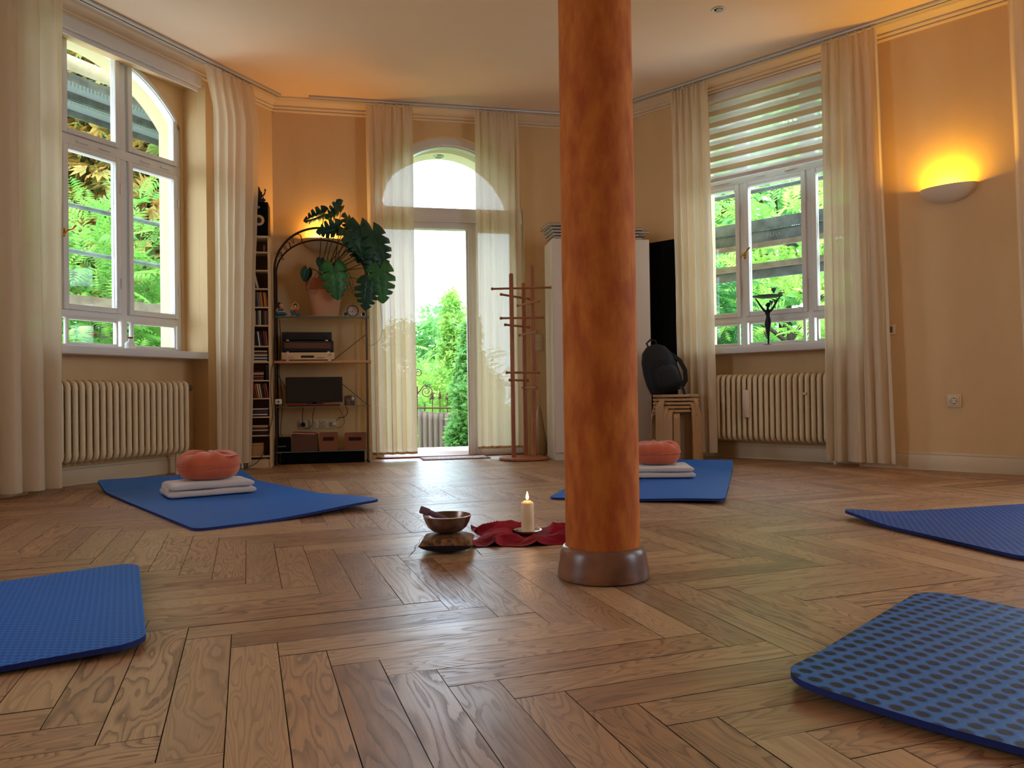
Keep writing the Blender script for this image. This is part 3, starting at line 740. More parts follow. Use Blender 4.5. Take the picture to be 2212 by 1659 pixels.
def rail(P, s0, s1, off, lab, cat='curtain rail'):
    t = thing('curtain_rail', lab, cat, P.at((s0+s1)/2, off, HC-.022), P.th, 'white ceiling curtain rails'); L = (s1-s0)/2
    MB().box(-L, L, -.026, -.006, 0, .0215, bev=.003).box(-L, L, .006, .026, 0, .0215, bev=.003).box(-L, L, -.026, .026, .012, .0218).build('track', mat('rail_aluminium', srgb(214, 206, 198), .4, .3), t)
    MB().box(-L, L, -.003, .003, .004, .012).build('slot', BLACK, t)
    mb = MB(); k = 0
    x = -L+.1
    while x < L: mb.cyl((x, .0, .001), (x, .0, .006), .004, seg=8); x += .35
    split(mb, 'screw', BLACK, t)
rail(LW, -3.8, -.06, .13, 'long white curtain rail on the ceiling over the left window'); rail(BW, .3, 2.6, .13, 'white curtain rail on the ceiling over the doorway'); rail(RW, .15, 4.9, .125, 'long white curtain rail on the ceiling over the right window')

# ------------------------------------------------------------------ roller blinds
t = thing('roller_blind', 'rolled up white double roller blind above the left window', 'roller blind', LW.at(-1.45, -.03, 2.80), LW.th)
MB().box(-.74, .72, -.045, .04, -.005, .085, bev=.01).build('cassette', WH, t)
MB().box(-.72, .70, -.025, -.012, -.035, -.004, bev=.004).build('bottom_bar', WH, t)
mb = MB()
for i in range(150): mb.ell((.715, -.0, -.02-.006*i*1.9), (.002, .002, .002), seg=5, rings=4)
mb.build('bead_chain', mat('white_beads', srgb(220, 214, 205), .4), t)
def zebra():
    t = thing('roller_blind', 'half lowered white double roller blind with sheer stripes in the right window', 'roller blind', RW.at(1.575, -.03, 2.80), RW.th)
    MB().box(-.66, .66, -.04, .05, .0, .06, bev=.01).build('cassette', WH, t)
    opq = mat('blind_opaque_stripe', srgb(236, 218, 190), .85, translucent=.55); shr = weave(mat('blind_sheer_stripe', srgb(238, 240, 236), .85, translucent=.6), .6)
    a, b_ = MB(), MB(); zt, zb = .03, -.60; n = 7; st_ = (zt-zb)/n
    for k in range(n+1):
        z = zt-st_*k
        z1 = max(z-st_*.46, zb)
        a.box(-.64, .64, .004, .0055, z1, z)
        if z1 > zb:
            q = max(z-st_*.97, zb); b_.box(-.64, .64, .004, .005, q, z1)
    a.build('opaque_stripe', opq, t, 0); b_.build('sheer_stripe', shr, t, 0)
    a2, b2_ = MB(), MB()
    for k in range(n+1):
        z = zt-st_*.60-st_*k; z1 = max(z-st_*.82, zb)
        if z1 < z: a2.box(-.64, .64, .022, .0232, z1, min(z, zt))
    a2.build('rear_stripe', mat('blind_rear_stripe', srgb(240, 236, 226), .85, translucent=.6), t, 0)
    MB().box(-.65, .65, -.006, .018, zb-.028, zb+.002, bev=.005).build('bottom_bar', WH, t)
zebra()

# ------------------------------------------------------------------ radiators
def radiator(label, P, s0, s1, z0, z1, off, n, extras):
    org = P.at((s0+s1)/2, off, 0); t = thing('radiator', label, 'radiator', org, P.th); L = (s1-s0)
    step = L/n; H = z1-z0
    for k in range(n):
        x = -L/2+step*(k+.5); mb = MB()
        w_ = .0165
        for y in (-.062, .0, .062):
            mb.tube([(x, y, z0+.045), (x, y, z1-.045)], w_ if y < -.01 else .012, 10, flat=1.0)
        # rounded heads and feet
        for z, sg in ((z1-.05, 1), (z0+.05, -1)):
            mb.tube([(x, -.062, z-sg*.012), (x, -.062, z+sg*.012), (x, -.055, z+sg*.030), (x, -.035, z+sg*.040), (x, 0, z+sg*.043), (x, .035, z+sg*.040), (x, .055, z+sg*.030), (x, .062, z)], [w_, w_*1.02, w_*1.02, w_, w_, w_, w_, w_], 10)
            mb.cyl((x-step/2, 0, z+sg*.005), (x+step/2, 0, z+sg*.005), .014, seg=10)
        mb.cyl((x-step/2, -.03, (z0+z1)/2), (x+step/2, -.03, (z0+z1)/2), .006, seg=8)
        mb.build('section', RAD, t, 50)
    mb = MB(); pipe = extras.get('pipe', 1)*(L/2-.02)
    mb.tube([(pipe, .0, z0+.03), (pipe, .0, -.002)], .011, 10); mb.build('pipe', RAD, t)
    mb = MB()
    for x in (-L/2+.15, L/2-.15): mb.cyl((x, .062, z1-.08), (x, .104, z1-.08), .007, seg=8); mb.cyl((x, .062, z0+.08), (x, .104, z0+.08), .007, seg=8)
    split(mb, 'wall_bracket', RAD, t)
    if 'valve' in extras:
        x = L/2; v = MB(); v.cyl((x, 0, z1-.045), (x+.03, 0, z1-.045), .012, seg=10); v.build('valve', mat('valve_metal', srgb(170, 150, 120), .4, .6), t)
        v = MB(); v.tube([(x+.03, 0, z1-.045), (x+.036, 0, z1-.045), (x+.07, 0, z1-.045), (x+.078, 0, z1-.045)], [.016, .022, .021, .013], 14); v.build('thermostat_knob', mat('grey_knob', srgb(96, 84, 70), .5), t)
    if 'meter' in extras:
        x = extras['meter']-(s0+s1)/2; MB().box(x-.025, x+.025, -.10, -.078, .325, .535, bev=.006).build('heat_meter', mat('meter_plastic', srgb(232, 206, 182), .4), t)
    if 'clip' in extras:
        x = extras['clip']-(s0+s1)/2; MB().box(x-.014, x+.014, -.090, -.078, .493, .512, bev=.002).cyl((x, -.094, .502), (x, -.088, .502), .005, seg=8).build('bleed_clip', mat('clip_metal', srgb(200, 170, 130), .4, .5), t)
radiator('cream ribbed radiator in the niche under the left window', LW, -1.99, LW.px(403, 900, -.02)[0], .155, .652, -.055, 24, {'valve': 1, 'pipe': .93})
radiator('cream ribbed radiator with heat meter under the right window', RW, 1.0, 2.14, .152, .648, -.055, 26, {'meter': RW.px(1617, 870, 0)[0], 'clip': RW.px(1742, 855, 0)[0], 'pipe': .9})

# ------------------------------------------------------------------ wall lamps
CER = mat('sconce_plaster', srgb(226, 200, 168), .7)
def sconce(label, P, s, z, col, power, W_=.165, D_=.095, H_=.105):
    t = thing('wall_lamp', label, 'wall lamp', P.at(s, 0, z), P.th, 'half bowl plaster wall lamps')
    mb = MB(); nu, nv = 36, 12
    def shell(k):
        def fn(u, v):
            a = PI+PI*u; b = v*PI/2
            r = math.cos(b); return (W_*k*r*math.cos(a), D_*k*r*math.sin(a)-.0, -H_*k*math.sin(b))
        return fn
    mb.grid(shell(1), nu, nv); mb.grid(shell(.965), nu, nv)
    # lip joining inner and outer skin
    f1, f2 = shell(1), shell(.965)
    mb.grid(lambda u, v: tuple(Vector(f1(u, 0)).lerp(Vector(f2(u, 0)), v)), nu, 1)
    mb.build('bowl_shade', CER, t, 60)
    MB().box(-.05, .05, -.012, -.001, -.06, -.01, bev=.003).build('back_plate', CER, t)
    bl_ = MB(); bl_.tube([(-.055, -.045, -.030), (.055, -.045, -.030)], .006, 10)
    bl_.build('lamp_tube', mat('lamp_tube_glow_'+str(int(power*10)), col, .5, emit=col, estr=6), t)
    l = lamp('wall_lamp_light', 'AREA', (0, -.045, -.018), power, col, .14, .03, rot=(PI, 0, 0), parent=t)
    return t
sconce('lit half bowl plaster lamp on the wall at far right', RW, 2.83, 1.812, (1, .56, .02), 6.0)
sconce('lit half bowl plaster lamp behind the monstera on the back wall', BW, .388, 1.825, (1, .52, .10), 3.2)

# ------------------------------------------------------------------ ceiling downlight, sockets, switches
d = ray(1552, 20); tt = (HC-EYE)/d.z; sp = Vector((d.x*tt, d.y*tt, HC))
t = thing('ceiling_spot', 'small round recessed spot light in the white ceiling near the column', 'ceiling light', sp)
MB().lathe([(.028, -.001), (.040, -.003), (.043, -.006), (.041, -.0075), (.030, -.006), (.027, -.002)], 32).build('trim_ring', WH, t)
MB().lathe([(0, -.0015), (.028, -.0015)], 24).build('aperture', BLACKM, t)
MB().lathe([(0, -.003), (.015, -.003), (.02, -.0015), (.015, -.001), (0, -.001)], 20, c=(.006, .006, 0)).build('bulb_face', mat('grey_reflector', srgb(190, 180, 165), .3, .5), t)
SOC = mat('socket_plastic', srgb(226, 200, 160), .35); SOCD = mat('socket_shadow', srgb(90, 66, 44), .6)
def socket(t, x, z, pw=.041):
    MB().box(x-pw, x+pw, -.010, -.0005, z-pw, z+pw, bev=.004).build('frame_plate', SOC, t)
    m = MB(); M = Matrix.Translation((x, -.010, z)) @ Matrix.Rotation(PI/2, 4, 'X'); 
    m.box(x-.030, x+.030, -.0155, -.009, z-.030, z+.030, bev=.004); ins = m.build('insert', SOC, t)
    m = MB(); m.lathe([(.0205, .0060), (.0205, .0066), (.0185, .0066), (.0180, .0058)], 28, M=M); m.build('round_well', SOCD, ins)
    m = MB()
    for dx in (-.0095, .0095): m.cyl((x+dx, -.0162, z), (x+dx, -.0155, z), .0026, seg=10)
    m.box(x-.003, x+.003, -.0165, -.0155, z-.019, z-.014); m.box(x-.003, x+.003, -.0165, -.0155, z+.014, z+.019); split(m, 'contact', BLACK, ins)
s_, z_ = RW.px(2062, 866); t = thing('wall_socket', 'single cream wall socket below the lit lamp at far right', 'socket', RW.at(s_, 0, z_), RW.th); socket(t, 0, 0)
s_, z_ = RW.px(1925, 712); t = thing('wall_switch', 'small blind switch half hidden by the curtain beside the right window', 'switch', RW.at(s_, 0, z_), RW.th)
MB().box(-.03, .03, -.012, -.0005, -.036, .036, bev=.006).build('frame_plate', SOC, t); MB().box(-.012, .012, -.016, -.011, -.02, .02, bev=.003).build('rocker', SOCD, t)
s_, z_ = BW.px(1163, 740); t = thing('wall_switch', 'double light switch on the back wall between coat stand and wardrobe', 'switch', BW.at(s_, 0, z_), BW.th)
MB().box(-.041, .041, -.010, -.0005, -.078, .078, bev=.006).build('frame_plate', SOC, t)
for zz in (-.037, .037): MB().box(-.030, .030, -.016, -.009, zz-.030, zz+.030, bev=.006).build('rocker', SOC, t)

# ------------------------------------------------------------------ coat stand
def coat_stand():
    c0 = Vector((.090, 6.16, 0)); t = thing('coat_stand', 'reddish wooden coat stand with three poles and pegs right of the doorway', 'coat stand', c0, 0)
    MB().lathe([(0, 0), (.187, 0), (.200, .006), (.202, .013), (.197, .021), (.182, .025), (0, .025)], 56).build('base', OAKRED, t)
    Y = c0.y; zz = lambda px_, py_, y: (lambda d: EYE+d.z*(y/d.y))(ray(px_, py_))
    xx = lambda px_, y: (lambda d: d.x*(y/d.y))(ray(px_, 800))
    posts = []
    for px_, top, dy in ((1107, 590, -.06), (1133, 611, .10), (1152, 572, -.04)):
        y = Y+dy; x = xx(px_, y)-c0.x; zt = zz(px_, top, y)
        MB().tube([(x, dy, .02), (x, dy, zt-.012), (x, dy, zt-.004), (x, dy, zt)], [.017, .017, .013, .006], 16).build('pole', OAKRED, t); posts.append((x, dy))
    for (x0, y0, x1, y1, dya, dyb) in ((1066, 624, 1193, 621, -.06, -.05), (1085, 636, 1146, 646, -.09, .16), (1121, 660, 1167, 650, .16, -.20), (1084, 687.5, 1174, 686, -.06, -.05), (1093, 701.5, 1145, 707, -.09, .16), (1124, 724, 1161, 716, .16, -.18), (1095, 805, 1164, 805, -.06, -.05), (1101, 821, 1139, 822, -.09, .14), (1129, 837.5, 1158, 837, .14, -.12)):
        a = Vector((xx(x0, Y+dya)-c0.x, dya, zz(x0, y0, Y+dya))); b = Vector((xx(x1, Y+dyb)-c0.x, dyb, zz(x1, y1, Y+dyb)))
        d = (b-a).normalized()
        mb = MB(); mb.tube([a, b], .0085, 10); mb.ell(a, (.0125,)*3, seg=12, rings=8); mb.ell(b, (.0125,)*3, seg=12, rings=8); mb.build('peg', OAKRED, t)
coat_stand()

# ------------------------------------------------------------------ doormat
a = Vector((-.73, 6.185, 0)); t = thing('doormat', 'thin pale doormat with scribbled dark lines in front of the doorway', 'doormat', (a.x, a.y, .001), BW.th)
MB().box(0, .56, 0, .26, 0, .006, bev=.002).build('border', mat('doormat_border', srgb(120, 84, 74), .8), t)
dm = bpy.data.materials.new('doormat_weave'); dm.use_nodes = True; T = NT(dm); b = T.n['Principled BSDF']; co = T.new('ShaderNodeTexCoord').outputs['Object']
v = T.new('ShaderNodeTexVoronoi', feature='DISTANCE_TO_EDGE'); v.inputs['Scale'].default_value = 26; T.l.new(co, v.inputs['Vector'])
T.l.new(T.mix(T.ramp(v.outputs[0], .02, .07), srgb(110, 76, 70), srgb(206, 180, 172)), b.inputs['Base Color']); b.inputs['Roughness'].default_value = .8
MB().box(.02, .54, .018, .242, .006, .0078, bev=.0005).build('woven_field', dm, t)

# ------------------------------------------------------------------ white wardrobe with pads on top
WC = mat('wardrobe_white', srgb(226, 208, 190), .5, bump=.02)
lc = Vector((.287, 6.375, 0)); ed = Vector((.99, .14, 0)).normalized(); rz = math.atan2(ed.y, ed.x); dpt, Wd, Hd = .355, .79, 1.755
org = lc - Vector((-ed.y, ed.x, 0))*dpt
t = thing('wardrobe', 'plain white wardrobe standing partly behind the orange column', 'wardrobe', org, rz)
MB().box(0, Wd, .02, dpt, 0.0, Hd, bev=.002).build('body', WC, t)
for k in range(2):
    MB().box(.002+k*Wd/2, Wd/2-.002+k*Wd/2, 0, .018, .06, Hd-.004, bev=.002).build('door', WC, t)
PADW = mat('cream_pad_fabric', srgb(216, 196, 178), .9, bump=.15, bscale=150); PIP = mat('black_piping', (.01, .01, .012), .6)
random.seed(9)
def pad(x, y, z, w_, d_, tilt, yaw, label, fold):
    M = Matrix.Translation(org) @ Matrix.Rotation(rz, 4, 'Z') @ Matrix.Translation((x, y, z))
    t = thing('folded_seat_pad', label, 'seat pad', M.translation, rz+yaw, 'cream seat pads with black piping on the wardrobe'); t.rotation_euler = (0, tilt, rz+yaw)
    h = .021
    MB().box(-w_/2, w_/2, -d_/2, d_/2, 0, h, bev=.009, seg=3).build('padding', PADW, t)
    for zz in (.003, h-.003):
        q = .006; cx, cy = w_/2-.002, d_/2-.002
        MB().tube([(-cx+q, -cy, zz), (cx-q, -cy, zz), (cx, -cy+q, zz), (cx, cy-q, zz), (cx-q, cy, zz), (-cx+q, cy, zz), (-cx, cy-q, zz), (-cx, -cy+q, zz)], .0022, 6, closed=True).build('piping', PIP, t)
ordw = ['lowest', 'second', 'third', 'fourth', 'topmost']
for k in range(5):
    pad(.190-.006*k+(-.014 if k == 4 else 0), .16, Hd+.001+k*.0245+(.007 if k == 4 else 0), (.34, .35, .36, .37, .38)[k], .26, 0 if k < 4 else -.02, .02*k, 'cream seat pad with black piping, %s in the stack left of the column' % ordw[k], k)
for k in range(4):
    pad(.575+(.0, -.015, .04, .01)[k], .16, Hd+.001+k*.0245, (.34, .32, .38, .33)[k], .25, 0, -.03*k, 'cream seat pad with black piping, %s in the stack right of the column' % ['lowest', 'second', 'third', 'topmost'][k], k)
# black panel
s0, _ = RW.px(1404, 600, .05); s1, _ = RW.px(1465, 600, .05)
t = thing('black_board', 'tall matt black board standing between the wardrobe and the curtain', 'board', RW.at((s0+s1)/2, .03, 0), RW.th)
MB().box(-(s1-s0)/2, (s1-s0)/2, -.02, .02, .0, 1.765, bev=.002).build('panel', BLACKM, t)
MB().box(-(s1-s0)/2-.001, -(s1-s0)/2+.006, -.0215, .0215, .0, 1.767).build('edge_strip', BLACK, t)
# cloth bag beside wardrobe
p = fl(1172, 984); t = thing('cloth_bag', 'beige cloth bag slumped against the wardrobe behind the coat stand', 'bag', (.225, 6.47, 0), .1)
MB().lathe([(0, 0), (.05, .002), (.062, .03), (.06, .10), (.05, .20), (.035, .30), (.02, .38), (.01, .42), (0, .425)], 28, fn=lambda r, z, a: (r*(1+.12*math.sin(3*a+z*20)), z)).build('sack', mat('beige_canvas', srgb(190, 160, 130), .9, bump=.3, bscale=30, bdist=.004), t, 80)
MB().tube([(0, -.01, .41), (-.02, -.03, .47), (-.01, -.03, .55), (.01, -.01, .47), (.0, 0, .41)], .004, 6).build('drawstring', mat('beige_canvas', (0, 0, 0)), t)

# ------------------------------------------------------------------ stool stack and backpack
def stool(label, loc, rz, seat_z):
    t = thing('stacking_stool', label, 'stool', loc, rz, 'birch stacking stools')
    R = .172; th = .02
    MB().lathe([(0, seat_z-th), (R-.004, seat_z-th), (R, seat_z-th+.004), (R, seat_z-.004), (R-.004, seat_z), (0, seat_z)], 48).build('seat', BIRCH, t)
    for k in range(4):
        a = PI/4+k*PI/2; c_, s__ = math.cos(a), math.sin(a)
        path = []; zt = seat_z-th-.006
        for r_, z in ((.06, zt), (.135, zt), (.158, zt-.006), (.176, zt-.022), (.184, zt-.045), (.186, zt-.08), (.188, zt-.2), (.190, 0.0)):
            path.append((r_*c_, r_*s__, z))
        MB().strip(path, .045, .011, up=(-s__, c_, 0) if False else (c_, s__, .35)).build('leg', BIRCH, t)
    return t
sc0 = Vector((1.245, 5.83, 0))
for k in range(5):
    stool('round birch stool, %s of the stack under the backpack' % ['lowest', 'second from bottom', 'middle one', 'second from top', 'topmost'][k], sc0+Vector((0, 0, 0)), .12+(.30, .12, .0, -.2, -.1)[k]*1.6, .396+.028*k)
def backpack():
    zt = .396+.028*4; t = thing('backpack', 'black backpack leaning on the wardrobe on top of the stool stack', 'backpack', (1.195, 5.86, zt+.010), 0)
    t.rotation_euler = (-.12, -.28, .15); t.scale = (1.08, 1.08, 1.06)
    BP = mat('black_nylon', (.008, .008, .009), .75, bump=.3, bscale=120); 
    def fn(r, z, a): return r, z
    mb = MB(); prof = [(.0, 0), (.09, .004), (.118, .03), (.128, .10), (.126, .18), (.112, .27), (.085, .33), (.045, .362), (0, .37)]
    def f(r, z, a):
        c_, s__ = math.cos(a), math.sin(a); return r*(abs(c_)**4+abs(s__)**4)**(-.16)*1.0, z+.006*noise.noise(Vector((c_*2, s__*2, z*12)))
    mb.lathe(prof, 40, fn=f); bmesh.ops.scale(mb.bm, vec=(1, .62, 1), verts=mb.bm.verts); mb.build('body', BP, t, 80)
    mb = MB(); mb.lathe([(.0, .03), (.075, .032), (.09, .06), (.09, .15), (.07, .19), (0, .20)], 32, fn=f, c=(0, -.07, 0)); bmesh.ops.scale(mb.bm, vec=(1, .55, 1), verts=mb.bm.verts, space=Matrix.Translation((0, .07, 0))); mb.build('front_pocket', BP, t, 80)
    MB().tube([(-.03, 0, .355), (-.035, 0, .39), (0, 0, .408), (.035, 0, .39), (.03, 0, .355)], .007, 8).build('grab_handle', BP, t)
    MB().strip([(.10, -.04, .26), (.135, -.06, .2), (.15, -.06, .12), (.135, -.05, .05), (.09, -.04, .01)], .03, .008, up=(0, 1, 0)).build('shoulder_strap', BP, t)
    MB().strip([(.06, -.075, .03), (.055, -.16, -.0), (.05, -.165, -.08), (.075, -.168, -.21)], .02, .003, up=(0, 1, 0)).build('loose_strap', BP, t)
    MB().tube([(-.09, -.072, .22), (-.02, -.082, .25), (.06, -.078, .23)], .0022, 6).build('zip', mat('grey_zip', (.05, .05, .05), .4, .5), t)
backpack()

# ------------------------------------------------------------------ sill ornaments
def remesh(o, size=.003):
    md = o.modifiers.new('merge', 'REMESH'); md.mode = 'VOXEL'; md.voxel_size = size; md.use_smooth_shade = True
    s = o.modifiers.new('soft', 'SMOOTH'); s.iterations = 2; return o
def statue():
    s_, z_ = RW.px(1660, 746, -.045); t = thing('statuette', 'slender dark metal woman statuette holding a tray overhead on the right sill', 'statuette', RW.at(s_, -.045, .868), RW.th)
    K = mat('dark_bronze', (.018, .016, .014), .45, .5)
    MB().lathe([(0, 0), (.042, 0), (.043, .003), (.036, .006), (.012, .010), (0, .011)], 28).build('foot_plate', K, t)
    mb = MB()
    mb.tube([(0, 0, .006), (.001, 0, .04), (0, 0, .08), (-.002, 0, .12), (-.002, 0, .150), (0, 0, .175), (.001, 0, .195), (0, 0, .22), (0, 0, .245), (0, 0, .258), (0, 0, .268), (0, 0, .285)], [.006, .008, .012, .018, .0235, .024, .019, .0145, .018, .022, .012, .008], 16, flat=.75)
    for sx in (-1, 1):
        mb.tube([(sx*.012, 0, .250), (sx*.026, 0, .262), (sx*.038, 0, .275), (sx*.060, -.002, .305), (sx*.078, -.002, .335), (sx*.092, 0, .352), (sx*.098, 0, .360)], [.009, .0105, .009, .0075, .006, .005, .006], 10)
        mb.ell((sx*.008, -.013, .238), (.009, .008, .010), seg=10, rings=8)
    mb.ell((.004, 0, .302), (.017, .016, .019), seg=14, rings=10); mb.ell((.012, .004, .312), (.012, .014, .010), seg=12, rings=8); mb.ell((-.010, -.006, .300), (.006, .006, .004), seg=8, rings=6)
    remesh(mb.build('body', K, t, 80), .003)
    MB().lathe([(0, .358), (.06, .358), (.108, .366), (.112, .371), (.107, .372), (.06, .364), (0, .363)], 40, fn=lambda r, z, a: (r*(abs(math.cos(a))+.45*abs(math.sin(a))) if False else r, z)).build('tray', K, t)
statue()
s_, _ = LW.px(281, 735, -.10); t = thing('bottle_vase', 'small white bottle vase with brown top on the left sill', 'vase', LW.at(s_, -.10, .868), LW.th)
MB().lathe([(0, 0), (.028, 0), (.032, .004), (.033, .03), (.031, .042), (.022, .052), (.011, .058), (.010, .068), (.013, .072), (0, .072)], 28).build('body', mat('white_porcelain', srgb(236, 234, 232), .3), t)
MB().lathe([(0, .072), (.014, .072), (.019, .080), (.018, .084), (0, .084)], 20).build('stopper', mat('brown_stopper', srgb(130, 76, 44), .6), t)

# ------------------------------------------------------------------ shelf rack with arched top
RK = Plane((BW.at(0, .27).x, BW.at(0, .27).y), (.977, .212))
RS0, RS1, RD = .03, .735, .155
RZ = {k: RK.px(x, y)[1] for k, (x, y) in dict(top=(690, 683), wood=(690, 779), low=(690, 877), bot=(690, 974)).items()}
IRON = mat('dark_iron', srgb(70, 46, 34), .5, .6, var=srgb(46, 30, 24), vscale=30)
STL = mat('rack_steel', srgb(120, 104, 92), .35, .8)
SG = mat('green_shelf_glass', (.55, .75, .68), .05, trans=.85, ior=1.3)
rk = thing('shelf_rack', 'arched iron shelf rack with glass and wood shelves by the back wall', 'shelf rack', RK.at(RS0), RK.th)
W_ = RS1-RS0
for x, y, nm in ((0, 0, 'front_post'), (0, RD, 'rear_post'), (W_, 0, 'front_post'), (W_, RD, 'rear_post')):
    MB().tube([(x, y, 0), (x, y, 1.52)], .0085 if x == 0 else .0075, 10).build(nm, IRON if x == 0 else STL, rk)
    MB().cyl((x, y, 0), (x, y, .012), .012).build('foot', BLACK, rk)
for y, nm, r_, pk in ((0, 'front_arch', .009, 1.865), (RD, 'rear_arch', .007, 1.80)):
    pts = [(W_/2-W_/2*math.cos(PI*i/40), y, 1.52+(pk-1.52)*math.sin(PI*i/40)) for i in range(41)]
    MB().tube(pts, r_, 10).build(nm, IRON, rk)
mb = MB()
for i in (5, 9, 13, 27, 31, 35):
    a = PI*i/40; x = W_/2-W_/2*math.cos(a)
    p0 = Vector((x, 0, 1.52+.345*math.sin(a))); p1 = Vector((W_/2-W_/2*math.cos(a+.12), RD, 1.52+.28*math.sin(a+.12)))
    mb.tube([p0, p0.lerp(p1, .5)+Vector((.01, 0, .025)), p1], .004, 6)
split(mb, 'arch_twig', IRON, rk)
mb = MB()
for i in (4, 7, 10, 30, 33):
    a = PI*i/40; p = Vector((W_/2-W_/2*math.cos(a), RD*.1, 1.52+.345*math.sin(a)))
    M = Matrix.Translation(p+Vector((.03, 0, .005))) @ Matrix.Rotation(-.9+i*.04, 4, 'Y')
    pts = [M @ Vector((.012*math.sin(b)*(.6), 0, .03*math.cos(b))) for b in [2*PI*q/16 for q in range(16)]]
    mb.tube(pts, .0028, 6, closed=True)
split(mb, 'iron_leaf', IRON, rk)
for k in (.30, .62, .95, 1.28): MB().tube([(0, 0, k), (.012, RD*.5, k-.05), (0, RD, k-.09)], .003, 6).build('side_twig', IRON, rk)
for key, m_, th in (('top', SG, .008), ('wood', SHELFW, .018), ('low', SG, .008), ('bot', SG, .008)):
    ov = .03 if key == 'wood' else .02
    MB().box(-.010, W_+ov, -.012, RD+.055, RZ[key]-th, RZ[key], bev=.0015).build('wooden_shelf' if key == 'wood' else 'glass_shelf', m_, rk)
def rkx(px_, py_, off=0.0):
    s, z = RK.px(px_, py_, -off); return s-RS0, z
for (a, b_) in (((720, 778), (797, 722)), ((738, 828), (797, 874))):
    x0, z0 = rkx(*a, RD); x1, z1 = rkx(*b_, RD); MB().tube([(x0, RD, z0), (min(x1, W_), RD, z1)], .0035, 8).build('rear_brace', STL, rk)
MB().box(.03, W_-.03, .03, RD, .0, .085, bev=.004).build('black_footbox', BLACKM, rk)
rp = lambda x, y, z: RK.at(RS0+x, -y, z)
# ---- hifi
def boxdev(name, label, cat, px0, px1, py0, py1, dep, m, y0=.015, grp=None, z0=None):
    x0, _ = rkx(px0, (py0+py1)/2, y0); x1, _ = rkx(px1, (py0+py1)/2, y0); _, zt = rkx(px0, py0, y0); _, zb = rkx(px0, py1, y0)
    if z0 is not None: zb, zt = z0, z0+zt-zb
    t = thing(name, label, cat, rp((x0+x1)/2, y0, zb), RK.th, grp); return t, x1-x0, zt-zb
zw = RZ['wood']+.0005
t, w_, h_ = boxdev('cd_player', 'champagne silver disc player at the bottom of the hifi stack', 'hi-fi component', 608, 722, 755, 773, .18, None, z0=zw)
CH = mat('champagne_metal', srgb(230, 198, 156), .4, .15)
MB().box(-w_/2, w_/2, 0, .018, .008, h_, bev=.002).build('front_panel', CH, t); MB().box(-w_/2+.002, w_/2-.002, .018, .19, .008, h_-.002, bev=.001).build('case', mat('grey_case', srgb(150, 140, 130), .5, .4), t)
mb = MB()
for x in (-w_/2+.04, w_/2-.04): mb.cyl((x, .02, 0), (x, .02, .008), .016).cyl((x, .16, 0), (x, .16, .008), .016)
split(mb, 'foot', mat('silver_foot', srgb(200, 190, 180), .3, .8), t)
MB().box(-.055, .045, -.0015, .001, h_*.36, h_*.62).build('display', BLACK, t); MB().box(-.06, .05, -.003, .001, h_*.66, h_*.88, bev=.0008).build('disc_tray', CH, t)
mb = MB(); [mb.box(.07+.02*i, .086+.02*i, -.002, .001, h_*.3, h_*.42, bev=.0005) for i in range(3)]; [mb.box(-w_/2+.055+.014*i, -w_/2+.062+.014*i, -.002, .001, h_*(.28+.16*j), h_*(.36+.16*j)) for i in range(3) for j in range(2)]; split(mb, 'button', mat('champagne_button', srgb(170, 136, 100), .4, .3), t)
MB().lathe([(0, 0), (.010, 0), (.009, .008), (0, .008)], 20, M=Matrix.Translation((w_/2-.032, 0, h_*.70)) @ Matrix.Rotation(PI/2, 4, 'X')).build('knob', mat('silver_foot', (0, 0, 0)), t)
zc = zw+h_
t, w2, h2 = boxdev('cassette_deck', 'black component with brown tinted window in the middle of the hifi stack', 'hi-fi component', 608.5, 720, 727, 752, .18, None, z0=zc+.0005)
MB().box(-w2/2, w2/2, 0, .19, .007, h2, bev=.002).build('case', BLACK, t)
MB().box(-w2/2+.02, w2/2-.018, -.002, .001, h2*.34, h2*.84, bev=.0006).build('tinted_window', mat('brown_window', srgb(104, 70, 58), .25), t)
mb = MB(); [mb.cyl((x, y, 0), (x, y, .007), .014) for x in (-w2/2+.04, w2/2-.04) for y in (.02, .16)]; split(mb, 'foot', mat('silver_foot', (0, 0, 0)), t)
t, w3, h3 = boxdev('amplifier', 'slim black component on top of the hifi stack', 'hi-fi component', 608.5, 716, 705, 724, .17, None, z0=zc+h2+.001)
MB().box(-w3/2, w3/2, 0, .17, .008, h3, bev=.002).build('case', BLACK, t); mb = MB(); [mb.cyl((x, y, 0), (x, y, .008), .014) for x in (-w3/2+.04, w3/2-.04) for y in (.02, .15)]; split(mb, 'foot', mat('silver_foot', (0, 0, 0)), t)
split(MB().cyl((-w3/2+.045, .0, h3*.5), (-w3/2+.045, -.006, h3*.5), .012).cyl((w3/2-.05, 0, h3*.5), (w3/2-.05, -.006, h3*.5), .012), 'knob', BLACK, t)
MB().box(-w3/2+.006, -w3/2+.028, -.001, .0005, h3*.84, h3*.88).build('badge', mat('grey_print', srgb(120, 112, 108), .5), t)
